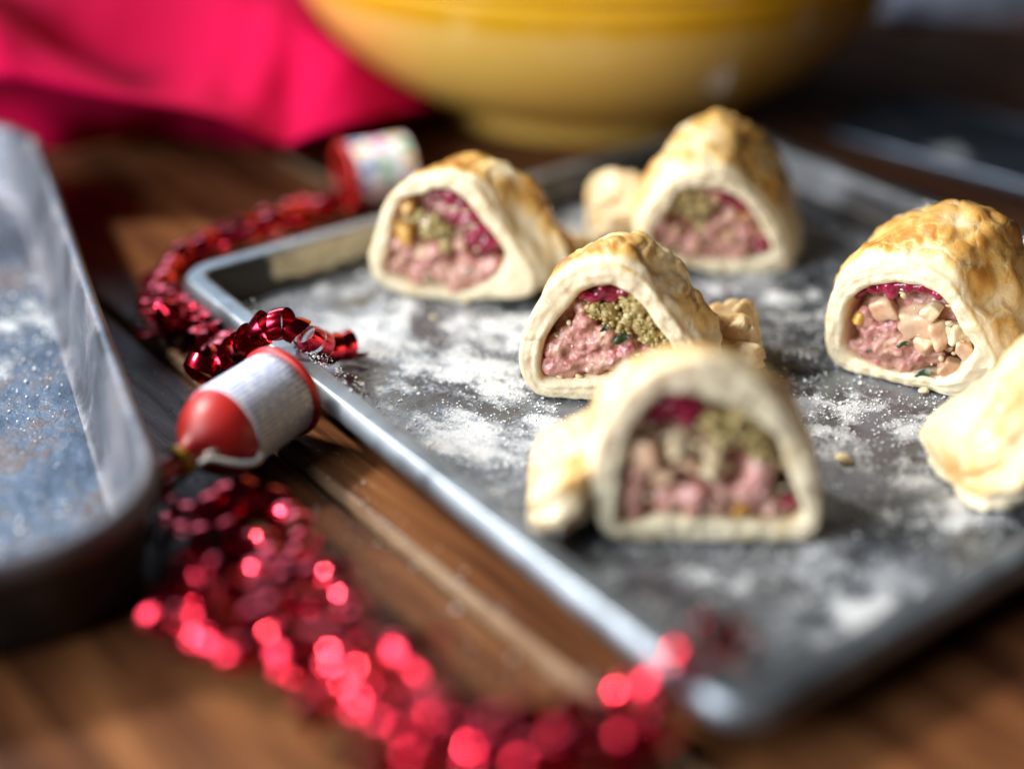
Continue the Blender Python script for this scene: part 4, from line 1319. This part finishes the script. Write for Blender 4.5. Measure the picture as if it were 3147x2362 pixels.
fo = mb.build('flour_dusting', M['flour'])
tag(fo, 'fine white flour grains scattered over the tray base', 'flour', kind='stuff')
mb = MB()
cu = np.column_stack([rs_.uniform(-0.43, -0.20, 900), rs_.uniform(0.1945, 0.2005, 900)])
Pr = pan.w(cu, 0.0186)
wgt = np.exp(-((cu[:, 0] + 0.365) / 0.026) ** 2) + 0.10
for p, w_ in zip(Pr, wgt):
    if rs_.uniform() < w_:
        e = rs_.uniform(0.6, 1.3, 3) * (0.00013 + 0.00016 * rs_.gamma(1.3, 0.6))
        mb.add(OCT * e + p, OF)
fo2 = mb.build('flour_specks', M['flour'])
tag(fo2, 'white flour specks caught on the left tray rim', 'flour', kind='stuff')

mb = MB()
for _ in range(420):
    uu, vv = rs_.uniform(-0.46, -0.16), 0.186 - abs(rs_.normal(0, 0.030))
    p = pan.w(np.array([[uu, vv]]), 0.0002)[0]
    if (p - np.array([*(tin.V * 0.0), 0]))[:2] @ tin.V < 0.040:
        continue
    e = rs_.uniform(0.6, 1.3, 3) * min(0.00012 + 0.00022 * rs_.gamma(1.2, 0.6), 0.0009)
    mb.add(OCT * e + p, OF)
fo4 = mb.build('flour_specks', M['flour'])
tag(fo4, 'stray white flour specks on the bare wood left of the tray', 'flour', kind='stuff')
mb = MB()
cu = np.column_stack([rs_.uniform(-0.60, -0.318, 9000), rs_.uniform(-0.12, 0.022, 9000)])
Pt = tin.w(cu, 0.0040)
for p in Pt[rs_.uniform(0, 1, len(Pt)) < 0.10 + 0.6 * np.clip(blob_field(Pt, TB), 0, 1)]:
    e = rs_.uniform(0.6, 1.3, 3) * min(0.00014 + 0.00020 * rs_.gamma(1.3, 0.6), 0.0008)
    mb.add(OCT * e + p, OF)
fo3 = mb.build('flour_dusting', M['flour'])
tag(fo3, 'white flour grains scattered over the roasting tin base', 'flour', kind='stuff')

for i, (p, r) in enumerate([((0.1029, 0.3764, 0.0040), 0.0022), ((0.1385, 0.4196, 0.0040), 0.0014), ((-0.0177, 0.4882, 0.0040), 0.0016), ((0.0735, 0.3737, 0.0040), 0.0012), ((-0.0293, 0.4747, 0.0040), 0.0010)]):
    U, F = ICO[2]
    P = U * r * np.array([1.2, 1.0, 0.7])
    P = P * (1 + 0.4 * nza(P, 500, i * 5))[:, None]
    P[:, 2] -= P[:, 2].min()
    c = mesh_obj('pastry_crumb', P, F, M['crust'], None, {'bake': np.full(len(P), 0.15)}, loc=(p[0], p[1], FLOOR + 0.0002))
    tag(c, ['largest pale crumb on the floured tray right of the nearest pastry', 'pale crumb lying just in front of the right pastry', 'yellowish crumb on the tray in front of the back left pastry',
            'tiny crumb in the flour right of the front pastry', 'tiny crumb on the tray left of the back left pastry'][i], 'crumb', 'pastry crumbs')
